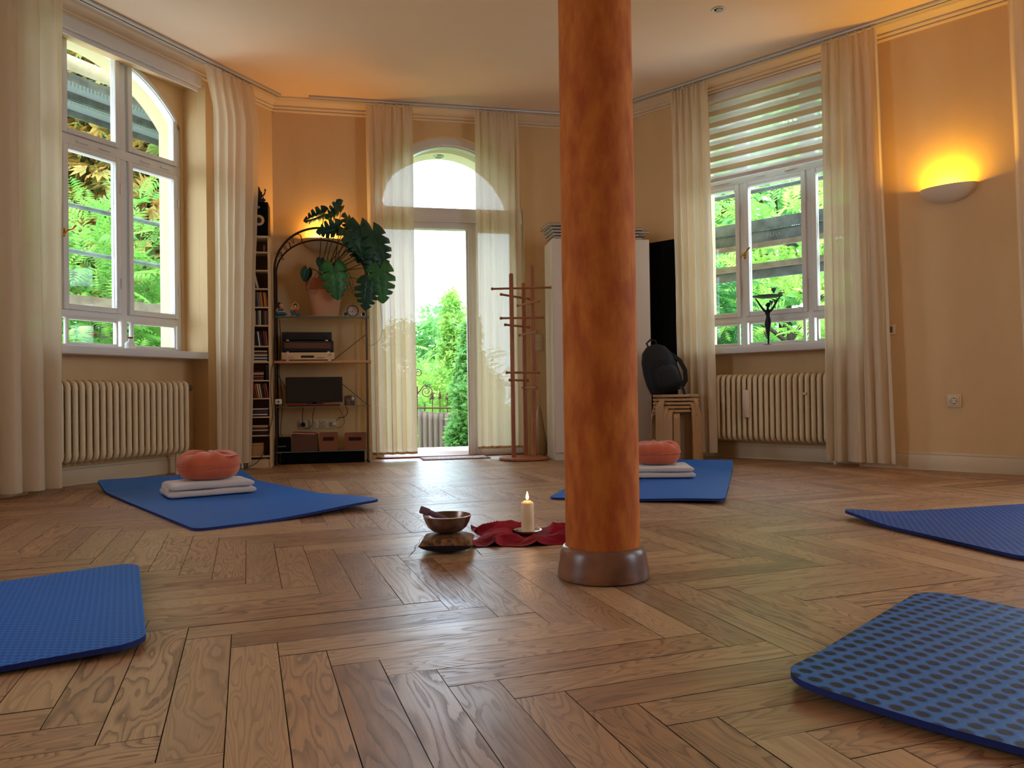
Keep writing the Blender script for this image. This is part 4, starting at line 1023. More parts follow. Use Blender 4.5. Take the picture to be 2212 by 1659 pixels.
# ---- screen, laptop, glass holder
zl = RZ['low']+.0005
t, w_, h_ = boxdev('laptop', 'thin red closed laptop lying under the black screen', 'laptop', 622, 735, 872, 876.5, .18, None, z0=zl)
MB().box(-w_/2, w_/2, 0, .20, .001, .007, bev=.002).build('lower_shell', BLACK, t); MB().box(-w_/2, w_/2, -.0005, .20, .0075, .014, bev=.002).build('red_lid', mat('red_lid', srgb(196, 48, 44), .35), t)
zl2 = zl+.0145
t, w_, h_ = boxdev('monitor', 'wide black flat screen on the lower glass shelf', 'monitor', 617, 740, 811, 870, .18, None, y0=.03, z0=zl2)
MB().box(-w_/2, w_/2, 0, .03, .012, h_, bev=.004).build('housing', BLACK, t); MB().box(-w_/2+.006, w_/2-.006, -.0015, .0005, .022, h_-.008).build('screen', mat('screen_glass', (.010, .010, .012), .12), t)
MB().box(-.07, .07, .0, .14, 0, .006, bev=.002).box(-.02, .02, .025, .045, .004, .05).build('stand', BLACK, t)
x, _ = rkx(755, 870, .06); t = thing('glass_candle_holder', 'small square mottled glass candle holder right of the screen', 'candle holder', rp(x, .06, zl), RK.th+.2)
MB().box(-.036, .036, -.036, .036, 0, .078, bev=.006).build('glass_block', mat('mottled_glass', srgb(150, 124, 96), .2, var=srgb(70, 54, 44), vscale=30, trans=.3), t)
MB().lathe([(0, .0785), (.02, .0785), (.022, .082), (.017, .082), (.015, .079)], 20).build('cup_rim', mat('mottled_glass', (0, 0, 0)), t)
# ---- boxes on the bottom shelf
zb_ = RZ['bot']+.0005; CB = mat('brown_cardboard', srgb(140, 84, 58), .75, bump=.1); CBI = mat('box_inside', srgb(60, 36, 26), .9)
def crate(label, px0, px1, py0, py1, m, dep=.15, hole=True, y0=.0, rot=0):
    t, w_, h_ = boxdev('storage_box', label, 'storage box', px0, px1, py0, py1, dep, m, y0=y0, grp='cardboard boxes on the bottom shelf', z0=zb_); th = .004; t.rotation_euler.z += rot
    mb = MB(); mb.box(-w_/2, w_/2, 0, dep, 0, th); mb.box(-w_/2, -w_/2+th, 0, dep, th, h_); mb.box(w_/2-th, w_/2, 0, dep, th, h_); mb.box(-w_/2+th, w_/2-th, dep-th, dep, th, h_)
    if hole:
        zc_ = h_*.66; hw, hh = w_*.29, h_*.1
        mb.box(-w_/2+th, w_/2-th, 0, th, th, zc_-hh); mb.box(-w_/2+th, w_/2-th, 0, th, zc_+hh, h_); mb.box(-w_/2+th, -hw, 0, th, zc_-hh, zc_+hh); mb.box(hw, w_/2-th, 0, th, zc_-hh, zc_+hh)
    else: mb.box(-w_/2+th, w_/2-th, 0, th, th, h_)
    mb.build('box_body', m, t)
    if hole:
        MB().tube([(-hw, -.001, zc_-hh), (hw, -.001, zc_-hh), (hw+.004, -.001, zc_), (hw, -.001, zc_+hh), (-hw, -.001, zc_+hh), (-hw-.004, -.001, zc_)], .0012, 6, closed=True).build('handle_rim', CBI, t)
    MB().box(-w_/2+.01, w_/2-.01, .012, dep-.01, .004, h_*.7, bev=.003).build('contents', CBI, t)
    return t, w_, h_
t1, wA, hA = crate('wide dark brown box with a red folder on it, bottom shelf', 630, 686, 937, 973, mat('dark_cardboard', srgb(96, 62, 46), .8), hole=False)
t2, _, _ = crate('brown cardboard box with grip hole, middle of the bottom shelf', 690, 729, 935, 973, CB, dep=.13)
t3, _, _ = crate('brown cardboard box with grip hole, right end of the bottom shelf', 744, 790, 934, 970, CB, dep=.12, rot=-.1)
t, w_, h_ = boxdev('black_subwoofer', 'small black box at the left end of the bottom shelf', 'speaker', 594, 626, 946, 976, .12, None, z0=zb_)
MB().box(-w_/2, w_/2, .0, .14, 0, h_, bev=.006).build('cabinet', BLACKM, t); MB().box(-w_/2+.02, w_/2-.03, -.0015, .001, h_*.36, h_*.41).build('slot', mat('grey_slot', srgb(150, 150, 150), .3, .5), t)
M = t1.matrix_basis.copy(); t = thing('folder', 'red folder lying on the wide dark brown box', 'folder', M @ Vector((.0, .05, hA+.002)), RK.th+.1); t.rotation_euler = (0.0, .05, RK.th-.12)
MB().box(-.09, .085, -.05, .07, .010, .014, bev=.001).build('red_cover', mat('red_folder', srgb(176, 46, 38), .6), t); MB().box(-.087, .08, -.046, .066, 0.001, .0095).build('paper', mat('paper_stack', srgb(190, 170, 150), .8), t)
# ---- ornaments on the top shelf
ztp = RZ['top']+.0005
x, _ = rkx(762, 670, .05); t = thing('alarm_clock', 'round analogue clock with black rim on the top glass shelf', 'clock', rp(x, .05, ztp+.047), RK.th)
RX = Matrix.Rotation(PI/2, 4, 'X')
MB().lathe([(0, 0), (.044, 0), (.0465, .004), (.0465, .016), (.043, .020), (.040, .020), (.0395, .017), (0, .017)], 40, M=RX).build('case', BLACK, t)
MB().lathe([(0, .0172), (.0395, .0172)], 40, M=RX).build('dial', mat('clock_dial', srgb(214, 190, 184), .5), t)
mb = MB()
for k in range(12):
    a = PI*k/6; mb.cyl((.032*math.sin(a), -.0172, .032*math.cos(a)), (.032*math.sin(a), -.0182, .032*math.cos(a)), .0019 if k % 3 else .003, seg=8)
split(mb, 'hour_mark', BLACK, t)
a = math.radians(250); b_ = math.radians(190)
MB().tube([(0, -.019, 0), (.027*math.sin(a), -.019, .027*math.cos(a))], .0009, 6).tube([(0, -.020, 0), (.017*math.sin(b_), -.020, .017*math.cos(b_))], .0014, 6).cyl((0, -.0175, 0), (0, -.021, 0), .003, seg=10).build('hand', BLACK, t)
MB().box(-.02, .02, -.014, .01, -.047, -.042, bev=.001).build('stand', BLACK, t)
def camball(label, px_):
    x, _ = rkx(px_, 672, .06); t = thing('glass_ornament', label, 'ornament', rp(x, .06, ztp+.022), RK.th, 'clear ornaments beside the clock')
    MB().ell((0, 0, 0), (.022, .02, .022), seg=20, rings=14).build('clear_body', mat('clear_acrylic', (.85, .9, .92), .08, trans=.7), t, 60)
    MB().lathe([(0, .016), (.012, .016), (.013, .022), (.006, .024), (0, .023)], 18, M=RX).build('dark_centre', BLACK, t)
camball('clear ball ornament with black centre right of the clock', 785); camball('clear faceted ornament left of the clock', 747)
SK = mat('figurine_skin', srgb(222, 170, 120), .5); TEAL = mat('figurine_teal', srgb(30, 104, 132), .5); HAIR = mat('figurine_hair', srgb(44, 22, 22), .6); REDP = mat('figurine_red', srgb(178, 34, 44), .5)
def figurine1():
    x, _ = rkx(606, 670, .04); t = thing('figurine', 'teal dressed seated figurine with dark hair bun at the left end of the top shelf', 'figurine', rp(x, .04, ztp), RK.th, 'seated figurines on the top shelf')
    mb = MB(); mb.ell((0, 0, .018), (.046, .026, .018)).ell((-.024, -.012, .022), (.026, .018, .015)).ell((.026, -.012, .018), (.026, .018, .014)); remesh(mb.build('trousers', TEAL, t, 80), .003)
    mb = MB(); mb.ell((0, 0, .046), (.018, .014, .020)); mb.tube([(-.018, 0, .062), (-.032, -.006, .044), (-.018, -.018, .034), (.0, -.02, .038)], [.007, .008, .006, .005], 8); mb.tube([(.018, 0, .062), (.032, -.006, .044), (.018, -.018, .034), (.0, -.02, .038)], [.007, .008, .006, .005], 8); mb.ell((.003, -.002, .085), (.017, .016, .018)); mb.cyl((0, 0, .06), (.002, 0, .075), .006); mb.ell((.003, -.018, .083), (.003, .003, .003), seg=8, rings=6); remesh(mb.build('body', SK, t, 80), .0025)
    mb = MB(); mb.ell((-.008, -.012, .052), (.012, .008, .010)).ell((.010, -.012, .052), (.012, .008, .010)); mb.build('top_garment', TEAL, t, 80)
    mb = MB(); mb.ell((-.001, .005, .092), (.020, .017, .016)).ell((-.012, .006, .105), (.009, .009, .008)).ell((-.013, .008, .08), (.008, .012, .018)); remesh(mb.build('hair', HAIR, t, 80), .0025)
def figurine2():
    x, _ = rkx(637, 670, .04); t = thing('figurine', 'figurine in red top with arms joined overhead on the top shelf', 'figurine', rp(x, .04, ztp), RK.th, 'seated figurines on the top shelf')
    mb = MB(); mb.ell((.008, 0, .012), (.034, .02, .012)).tube([(-.006, -.006, .014), (-.022, -.006, .03), (-.028, -.004, .052)], [.011, .010, .008], 10).ell((.026, -.008, .012), (.018, .014, .012)); remesh(mb.build('trousers', TEAL, t, 80), .003)
    MB().ell((.004, 0, .038), (.015, .012, .018)).build('red_top', REDP, t, 80)
    mb = MB(); mb.ell((.002, -.004, .075), (.014, .013, .016)); mb.cyl((.003, 0, .05), (.003, 0, .066), .006)
    for sx in (-1, 1): mb.tube([(.004+sx*.013, 0, .052), (.004+sx*.024, 0, .070), (.003+sx*.018, 0, .095), (.002+sx*.006, 0, .110), (.001, 0, .116)], [.006, .0055, .0048, .004, .003], 8)
    mb.tube([(-.028, -.004, .05), (-.030, -.004, .066), (-.031, -.006, .074)], [.006, .005, .004], 8); mb.ell((.002, -.017, .073), (.0025, .003, .003), seg=8, rings=6); remesh(mb.build('body', SK, t, 80), .0025)
    mb = MB(); mb.ell((.001, .004, .082), (.018, .014, .017)).ell((-.012, .005, .070), (.006, .008, .016)); remesh(mb.build('hair', HAIR, t, 80), .0025)
    MB().ell((-.006, -.016, .003), (.014, .006, .003)).build('foot', SK, t, 80)
figurine1(); figurine2()

# ------------------------------------------------------------------ potted monstera
MG = mat('monstera_green', srgb(30, 84, 58), .35, var=srgb(20, 60, 48), vscale=12, translucent=.12); MG2 = mat('monstera_light_green', srgb(70, 140, 74), .35, var=srgb(44, 104, 54), vscale=12, translucent=.2)
STM = mat('plant_stem', srgb(66, 48, 34), .6, var=srgb(52, 66, 34), vscale=8); ROOTM = mat('aerial_root', srgb(150, 108, 74), .7)
def leaf_mesh(mb, M, Ls, droop=.25, notch=True, curl=.1):
    """split heart shaped leaf, midrib along +y"""
    def place(x, y): return M @ Vector((x*Ls, y*Ls, (-droop*y*y - curl*x*x*2.2)*Ls))
    def wid(y):  # half width of the outline
        return .47*max(0, math.sin(min(1, max(0, (y+.03)/1.04))**.58*PI))**.72
    rows = 22; rib = []
    for side in (-1, 1):
        prev = None
        for i in range(rows+1):
            y = -.02+1.02*i/rows if i else -.02
            slot = notch and i in (5, 6, 9, 10, 13, 14, 17) and True
            yo = y - .10*(1-i/rows)
            w_ = wid(y)
            k = .42 if (slot and i % 2 == 1) else 1.0
            row = [mb.bm.verts.new(place(side*w_*k*t_, y+(.10*(1-y))*t_*k - (.34*max(0, 1-y*1.6)**2)*t_)) for t_ in (0, .33, .66, 1.0)]
            if prev:
                for j in range(3): mb.bm.faces.new((prev[j], prev[j+1], row[j+1], row[j]))
            prev = row
def plant():
    px0, _ = rkx(703, 640, .10); base_ = rp(px0, .088, ztp)
    t = thing('potted_monstera', 'large dark green monstera in a terracotta pot on the top shelf', 'potted plant', base_, RK.th)
    TC = mat('terracotta', srgb(212, 148, 108), .8, var=srgb(204, 158, 126), vscale=6, bump=.15)
    zz = lambda y: rkx(703, y, .10)[1]-ztp
    h = zz(603); rr = (rkx(752, 610, .10)[0]-rkx(654, 610, .10)[0])/2
    rr = min(rr, .15)
    sc = .70
    def sq(r, z, a): return r, z
    mb = MB(); mb.lathe([(0, .004), (rr*.62, .004), (rr*.66, .012), (rr*.90, h*.71), (rr*.88, h*.80), (0, h*.80)], 48)
    bmesh.ops.scale(mb.bm, vec=(1, .58, 1), verts=mb.bm.verts); mb.build('pot', TC, t, 50)
    mb = MB(); mb.lathe([(rr*.895, h*.70), (rr*1.0, h*.705), (rr*1.03, h*.97), (rr*1.0, h), (rr*.94, h), (rr*.90, h*.93), (rr*.88, h*.82)], 48)
    bmesh.ops.scale(mb.bm, vec=(1, .58, 1), verts=mb.bm.verts); mb.build('pot_rim', mat('dark_terracotta', srgb(168, 92, 62), .8, bump=.15), t, 50)
    mb = MB().lathe([(0, 0), (rr*.80, 0), (rr*.84, .010), (rr*.78, .010), (0, .004)], 40); bmesh.ops.scale(mb.bm, vec=(1, .58, 1), verts=mb.bm.verts); mb.build('saucer', TC, t)
    mb = MB().lathe([(0, h*.94), (rr*.89, h*.935)], 24); bmesh.ops.scale(mb.bm, vec=(1, .58, 1), verts=mb.bm.verts); mb.build('soil', mat('soil', srgb(50, 34, 26), .95, bump=.6, bscale=60, bdist=.01), t)
    loc = lambda X, Y, dy: (lambda q: Vector((q[0]-px0, dy-.088, q[1]-ztp)))(rkx(X, Y, dy))
    # (x, y, length px, in-plane angle of the tip [deg, 0 = down, +90 = right], depth, tilt towards camera, green)
    LV = [(778, 488, 74, 12, -.02, .5, 0), (806, 500, 80, 22, .0, .45, 0), (752, 470, 40, 8, .05, .9, 0), (752, 500, 60, 35, -.03, .8, 0),
          (733, 440, 26, -10, .05, 1.25, 0), (736, 446, 44, -40, .06, 1.3, 0), (700, 462, 46, -58, .03, 1.35, 0), (730, 492, 46, -68, -.02, 1.2, 0),
          (765, 512, 56, 15, .02, .6, 0), (812, 545, 50, -8, -.02, .5, 0), (822, 580, 72, 6, -.03, .25, 1), (797, 610, 58, -6, -.06, .3, 0),
          (722, 578, 66, 8, -.09, .2, 1), (693, 560, 22, 10, .05, .4, 0), (664, 582, 26, -12, .02, .4, 0), (785, 545, 40, 30, .04, .9, 0), (825, 560, 44, 15, .03, .9, 0)]
    stems = MB(); rt = Vector((0, 0, h*.95)); random.seed(12)
    for i, (X, Y, Lp, ang, dy, tilt, g) in enumerate(LV):
        p = loc(X, Y, dy); a = math.radians(ang); L_ = Lp*6.0/FPX*1.05
        yv = Vector((math.sin(a)*math.cos(tilt*.2), -math.sin(tilt)*.35, -math.cos(a))).normalized()     # leaf tip direction
        fac = Vector((math.sin(tilt)*math.cos(a), -math.cos(tilt), math.sin(tilt)*math.sin(a)*.6+.25)).normalized()
        xv = yv.cross(fac).normalized(); zv = xv.cross(yv).normalized()
        M = Matrix((xv, yv, zv)).transposed().to_4x4(); M.translation = p
        mb = MB(); leaf_mesh(mb, M, L_, droop=.18, notch=Lp > 35, curl=.25)
        o = mb.build('leaf', MG2 if g else MG, t, 60); md = o.modifiers.new('thick', 'SOLIDIFY'); md.thickness = .0012
        start = rt+Vector((random.uniform(-.06, .06), random.uniform(-.03, .03), 0))
        mid = start.lerp(p, .5)+Vector((random.uniform(-.04, .04), -.01, .07 if Y > 500 else .01))
        pts = [start.lerp(mid, q)*(1-q)+mid.lerp(p, q)*q for q in [k/10 for k in range(11)]]
        stems.tube(pts, [.0045-.002*k/10 for k in range(11)], 6)
    split(stems, 'stem', STM, t, 60)
    mb = MB()
    for k in range(26):
        x0 = random.uniform(-.02, .20); z0 = h+random.uniform(-.01, .16); pts = [Vector((x0, random.uniform(-.08, .02), z0))]
        dx = random.uniform(-.02, .03)
        for q in range(6): pts.append(pts[-1]+Vector((dx+random.uniform(-.018, .018), random.uniform(-.008, .006), -.03 if k % 3 else random.uniform(-.02, .03))))
        mb.tube(pts, .0016, 5)
    split(mb, 'thin_root', STM, t, 60)
    P_ = [loc(*q) for q in ((718, 580, .02), (700, 575, -.01), (684, 590, -.03), (672, 605, -.05), (664, 622, -.06), (668, 632, -.07), (680, 634, -.06), (690, 622, -.06))]
    MB().tube(P_, [.004, .005, .006, .006, .006, .005, .005, .003], 8).build('aerial_root', ROOTM, t, 60)
    P_ = [loc(*q) for q in ((790, 560, .0), (800, 600, -.04), (790, 545, 0))]
    # main woody vine lying over the arch
    P_ = [loc(*q) for q in ((705, 585, .04), (730, 560, .0), (755, 535, .0), (775, 560, .02), (792, 585, .0), (797, 600, -.02))]
    MB().tube(P_, [.009, .008, .007, .006, .006, .005], 8).build('vine', STM, t, 60)
plant()

# ------------------------------------------------------------------ tall narrow disc rack with contents, speaker and statuette
BKP = Plane((BW.at(0, .42).x, BW.at(0, .42).y), (.977, .212))
b0, b1, bD = -.165, .010, .17
bz_ = lambda y: BKP.px(560, y)[1]
Ht = bz_(509); CRM = mat('cream_laminate', srgb(214, 182, 140), .5)
bt = thing('disc_rack', 'tall narrow cream shelf tower full of disc cases', 'shelf tower', BKP.at(b0), BKP.th)
Wb = b1-b0
MB().box(0, .014, 0, bD, 0, Ht, bev=.001).build('side_panel', CRM, bt); MB().box(Wb-.016, Wb, 0, bD, 0, Ht, bev=.001).build('side_panel', CRM, bt)
MB().box(.014, Wb-.016, bD-.006, bD, 0.06, Ht-.005).build('back_panel', mat('rack_back', srgb(110, 84, 66), .7), bt)
MB().box(.0, Wb, 0, bD, Ht-.016, Ht+.0005, bev=.001).build('top_board', CRM, bt); MB().box(.014, Wb-.016, .01, .02, 0, .06).build('plinth', CRM, bt)
shy = [543.5, 583, 622.7, 662.5, 702, 747, 781, 821, 860, 900, 940, 985]
shz = [bz_(y) for y in shy]
for z in shz: MB().box(.014, Wb-.016, .001, bD-.006, z-.010, z, bev=.0008).build('shelf', CRM, bt)
CC = [mat('case_'+n, srgb(*c_), .4) for n, c_ in (('black', (22, 20, 22)), ('dark_brown', (52, 34, 30)), ('grey', (110, 104, 100)), ('cream', (206, 180, 140)), ('red', (140, 44, 36)), ('blue', (44, 56, 84)), ('gold', (196, 140, 60)), ('rust', (170, 84, 50)), ('rose', (150, 86, 78)), ('white', (206, 198, 190)))]
CN = ['black', 'dark brown', 'grey', 'cream', 'red', 'blue', 'gold', 'rust red', 'rose', 'white']
ORD = ['first', 'second', 'third', 'fourth', 'fifth', 'sixth', 'seventh', 'eighth', 'ninth', 'tenth', 'eleventh', 'twelfth', 'thirteenth']
LVL = ['second', 'third', 'fourth', 'fifth', 'sixth', 'seventh', 'eighth', 'ninth', 'tenth', 'eleventh']
def bpl(x, y, z): return BKP.at(b0+x, -y, z)
def case(ci, label, x, z, w_, h_, d_, lean=0, grp='disc cases in the narrow tower', y=.012):
    t = thing('disc_case', label, 'disc case', bpl(x, y, z), BKP.th, grp); t.rotation_euler = (0, lean, BKP.th)
    MB().box(0, w_, 0, d_, 0, h_, bev=.0006).build('spine', CC[ci], t)
xi, xe = .016, Wb-.018; iw = xe-xi
# level: (kind, list of colour indices, lean)
random.seed(77)
lev = [('v', [0, 5, 1], -.02, 2), ('v', [1, 0, 5, 3], -.22, 3), ('v', [0, 7, 1, 0, 5, 2, 7, 6, 1, 6, 7], -.10, 4), ('v', [1, 2, 0, 3, 1, 2, 3, 0, 1, 2, 4], 0, 5), ('v', [0, 2, 1, 0, 9, 1, 0, 4, 8], -.12, 6), ('h', [3, 0, 9, 0, 3, 8, 0, 3], 0, 7), ('h', [4, 1, 8, 0, 3, 8], 0, 8), ('v', [1, 4, 7, 3, 3, 1, 4, 8], -.16, 9), ('h', [0, 9, 0, 4, 0, 9], 0, 10), ('h', [0, 0, 1, 3, 0, 8, 3], 0, 11)]
for kind, cols_, lean, li in lev:
    z = shz[li-1]; name_l = ORD[li-1]
    if kind == 'v':
        n = len(cols_); w_ = min(.0105, iw*.86/n) if n > 5 else .0105; H_ = .112
        ex_ = H_*math.sin(-lean)
        x = xi+.002+(ex_ if lean < 0 else 0)*1.0
        step = (iw-.004-ex_-w_)/(max(1, n-1)) if n > 6 else w_*1.15
        for k, ci in enumerate(cols_):
            case(ci, '%s disc case standing %s from left, %s opening of the shelf tower' % (CN[ci], ORD[k], ORD[li-1]), x+k*step, z+.0008+w_*abs(math.sin(lean)), w_*.92, H_-.006*random.random(), .125, lean)
    else:
        n = len(cols_); h_ = .0098
        for k, ci in enumerate(cols_):
            case(ci, '%s disc case lying %s from below, %s opening of the shelf tower' % (CN[ci], ORD[k], ORD[li-1]), xi+.002+.004*random.random(), z+.0006+k*(h_+.0006), iw-.014-.03*(li == 8), h_, .12)
t = thing('white_dish', 'small white upturned dish on the top shelf of the narrow tower', 'dish', bpl(.05, .06, shz[0]+.0005), BKP.th); MB().lathe([(.033, 0), (.032, .006), (.022, .015), (.008, .018), (0, .018)], 24).build('bowl', mat('white_porcelain', (0, 0, 0)), t, 60)
MB().lathe([(.034, 0), (.035, .002), (.033, .003)], 24).build('rim', mat('white_porcelain', (0, 0, 0)), t, 60)
t = thing('small_carton', 'small pale carton upright on the top shelf of the narrow tower', 'carton', bpl(.125, .03, shz[0]+.0005), BKP.th); MB().box(0, .014, 0, .05, 0, .052, bev=.001).build('carton_body', CC[8], t); MB().box(.001, .013, .001, .049, .052, .054).build('carton_lid', CC[3], t)
t = thing('wooden_box', 'small brown wooden box at the bottom of the narrow tower', 'box', bpl(.02, .02, shz[11]+.0005), BKP.th); MB().box(0, .09, 0, .1, 0, .095, bev=.002).build('box_body', BIRCH, t); MB().box(-.001, .091, -.001, .101, .078, .08).build('lid_seam', CBI, t)
t = thing('upright_book', 'single black book standing at the right of the eighth opening', 'book', bpl(xe-.022, .02, shz[7]+.0006), BKP.th); MB().box(0, .018, 0, .10, 0, .108, bev=.001).build('cover', CC[0], t); MB().box(.002, .016, .002, .098, .1081, .1095).build('pages', CC[3], t)
# speaker on top
sx0 = BKP.px(537, 470, -.0)[0]-b0; sx1 = BKP.px(577.5, 470)[0]-b0; sz0 = Ht+.001; sh_ = bz_(436)-Ht
t = thing('loudspeaker', 'black loudspeaker with cream cone standing on the narrow shelf tower', 'loudspeaker', bpl((sx0+sx1)/2+.005, .006, sz0), BKP.th)
sw = sx1-sx0
MB().box(-sw/2, sw/2, 0, .17, 0, sh_, bev=.003).build('cabinet', mat('dark_veneer', srgb(66, 40, 28), .5), t)
MB().box(-sw/2, sw/2, -.004, .001, 0.0, sh_, bev=.002).build('baffle', BLACKM, t)
MB().lathe([(.021, 0), (.040, .001), (.041, .004), (.038, .005), (.022, .0035)], 36, M=Matrix.Translation((0, -.004, sh_*.45)) @ RX).build('cone', mat('cream_cone', srgb(214, 172, 116), .6), t)
MB().lathe([(0, .003), (.012, .004), (.017, .002), (.021, .001)], 24, M=Matrix.Translation((0, -.004, sh_*.45)) @ RX).build('dust_cap', BLACK, t)
MB().lathe([(0, .004), (.006, .004), (.0105, .001)], 24, M=Matrix.Translation((0, -.004, sh_*.84)) @ RX).build('tweeter', mat('grey_dome', srgb(150, 140, 130), .4), t)
t = thing('deity_statuette', 'small dark many armed seated deity statuette on the loudspeaker', 'statuette', bpl((sx0+sx1)/2+.002, .06, sz0+sh_+.0005), BKP.th)
mb = MB(); mb.lathe([(0, 0), (.046, 0), (.048, .006), (.038, .014), (0, .016)], 28)
mb.ell((0, 0, .026), (.045, .024, .014)).ell((0, -.004, .050), (.023, .020, .024)).ell((0, -.006, .082), (.015, .014, .016)).ell((.017, 0, .082), (.009, .004, .012)).ell((-.017, 0, .082), (.009, .004, .012))
mb.tube([(0, -.018, .080), (0, -.026, .066), (.004, -.026, .052), (.010, -.024, .048)], [.006, .005, .004, .003], 8)
mb.tube([(0, 0, .094), (0, 0, .104), (0, 0, .115), (0, 0, .124), (0, 0, .134)], [.015, .012, .009, .005, .001], 12)
for s_ in (-1, 1):
    mb.tube([(s_*.018, 0, .062), (s_*.036, 0, .066), (s_*.045, 0, .084), (s_*.046, 0, .098)], [.007, .006, .005, .004], 8); mb.ell((s_*.047, 0, .104), (.008, .006, .009), seg=10, rings=8); mb.ell((s_*.044, 0, .115), (.003, .003, .006), seg=8, rings=6)
    mb.tube([(s_*.018, -.006, .056), (s_*.034, -.012, .046), (s_*.034, -.020, .034)], [.006, .005, .004], 8); mb.ell((s_*.032, -.006, .026), (.020, .016, .012))
remesh(mb.build('figure', mat('blackened_brass', (.02, .016, .012), .5, .5), t, 80), .0028)

# ------------------------------------------------------------------ sockets and cables behind the rack
s_, z_ = BW.px(688, 916); t = thing('socket_strip', 'row of wall sockets with plugs behind the shelf rack', 'socket strip', BW.at(s_, 0, z_), BW.th)
MB().box(-.16, .16, -.008, -.0005, -.041, .041, bev=.004).build('frame_plate', SOC, t)
for k in range(4): 
    x = -.12+.08*k
    if k in (1, 2): socket(t, x, 0, .036)
    else:
        MB().box(x-.03, x+.03, -.014, -.007, -.03, .03, bev=.004).build('insert', SOC, t); MB().tube([(x, -.014, 0), (x, -.04, 0), (x, -.05, 0)], [.018, .017, .008], 14).build('plug', WH if k == 3 else BLACK, t)
CAB = mat('cable_black', (.012, .012, .012), .5)
def cable(label, pts, r=.0028, m=CAB):
    P_ = [Vector(p) for p in pts]; out = []
    for i in range(len(P_)-1):   # catmull-rom
        p0, p1, p2, p3 = P_[max(i-1, 0)], P_[i], P_[i+1], P_[min(i+2, len(P_)-1)]
        for k in range(8):
            q = k/8; out.append(.5*((2*p1)+(p2-p0)*q+(2*p0-5*p1+4*p2-p3)*q*q+(-p0+3*p1-3*p2+p3)*q**3))
    out.append(P_[-1]); o0 = out[0].copy()
    o = MB().tube([p-o0 for p in out], r, 6).build('cable', m, None, 60, loc=o0); tag(o, label, 'cable', 'cables around the shelf rack')
def ck(x, y, d=.12): q = rkx(x, y, d); return rp(q[0], d, q[1])
cable('black cable hanging left behind the black screen', [ck(602, 780, .19), ck(598, 800, .17), ck(607, 822, .16), ck(616, 836, .14), ck(620, 850, .12)])
cable('black cable dropping from the lower shelf to the plugs', [ck(655, 878, .16), ck(653, 900, .2), ck(655, 918, .22), ck(662, 922, .24)])
cable('black cable looping under the lower shelf to the sockets', [ck(680, 878, .15), ck(675, 900, .2), ck(676, 915, .22), ck(668, 924, .23), ck(658, 926, .23)])
cable('thin cable loop hanging below the right end of the lower shelf', [ck(728, 878, .16), ck(740, 896, .18), ck(744, 912, .19), ck(735, 923, .2), ck(722, 921, .22), ck(714, 913, .24)], .0018, mat('grey_cable', srgb(90, 70, 54), .5))
cable('dark cable from the plug curling up to the lower shelf', [ck(747, 878, .14), ck(751, 890, .16), ck(744, 900, .18), ck(732, 903, .2), ck(726, 910, .23)])
cable('thin cable hanging in a loop from the plant down to the rack side', [ck(819, 642, .04), ck(823, 670, .04), ck(826, 700, .04), ck(822, 730, .04), ck(806, 745, .03), ck(790, 742, .03), ck(781, 720, .04), ck(783, 690, .05), ck(788, 676, .06)], .0014, mat('grey_cable', (0, 0, 0)))
cable('black cable running down the left rear post of the rack', [ck(604, 690, .2), ck(606, 740, .2), ck(603, 800, .2), ck(610, 870, .2), ck(606, 930, .2), ck(612, 950, .18)])
cable('black cable crossing the narrow shelf tower down to the floor', [bpl(.19, -.010, bz_(786)), bpl(.178, -.012, bz_(800)), bpl(.172, -.012, bz_(840)), bpl(.176, -.012, bz_(860)), bpl(.182, -.012, bz_(900)), bpl(.160, -.012, bz_(930)), bpl(.13, -.012, bz_(965)), bpl(.07, -.02, bz_(998)), bpl(-.02, -.06, .004)])
x = rkx(597, 868, .0); t = thing('power_adapter', 'white plug adapter hanging at the left post of the rack', 'adapter', rp(.016, -.008, x[1]), RK.th); MB().box(-.02, .03, -.02, .0, -.02, .022, bev=.006).build('adapter_body', WH, t); MB().cyl((.005, -.021, .0), (.005, -.02, .0), .008).build('adapter_face', SOCD, t)
# pipes under the curtain
t = thing('heating_pipes', 'pair of short white heating pipes below the curtain beside the shelf tower', 'pipes', LW.at(-.43, .07, 0), LW.th)
for k in range(3): MB().cyl((-.05+.04*k, 0, 0), (-.05+.04*k, 0, .16), .012).build('pipe', WH, t)

# ------------------------------------------------------------------ outdoors
GR = mat('lawn', srgb(84, 110, 50), .95, var=srgb(60, 84, 36), vscale=2)
o = MB().box(-60, 60, 7.6, 90, -1.25, -1.15).build('ground', GR, None, 0); struct(o)
GV = mat('pale_bounce_ground', srgb(190, 180, 160), .9, var=srgb(160, 150, 130), vscale=6)  # pale ground added to bounce light up to the window soffits
o = MB().box(-60, -5.2, -8, 7.6, -1.25, -1.15).build('ground_left', GV, None, 0); struct(o)
o = MB().box(5.4, 60, -8, 7.6, -1.25, -1.15).build('ground_right', GV, None, 0); struct(o)
o = MB().box(-.55, 2.9, -.0, 0, 0, 0) if False else None
PAV = mat('pale_paving', srgb(226, 214, 200), .8, var=srgb(206, 190, 176), vscale=20)
o = MB().box(.2, 2.6, .45, 1.35, -1.2, -.012).build('landing', PAV, None, 0, loc=BW.at(0), rz=BW.th); struct(o)
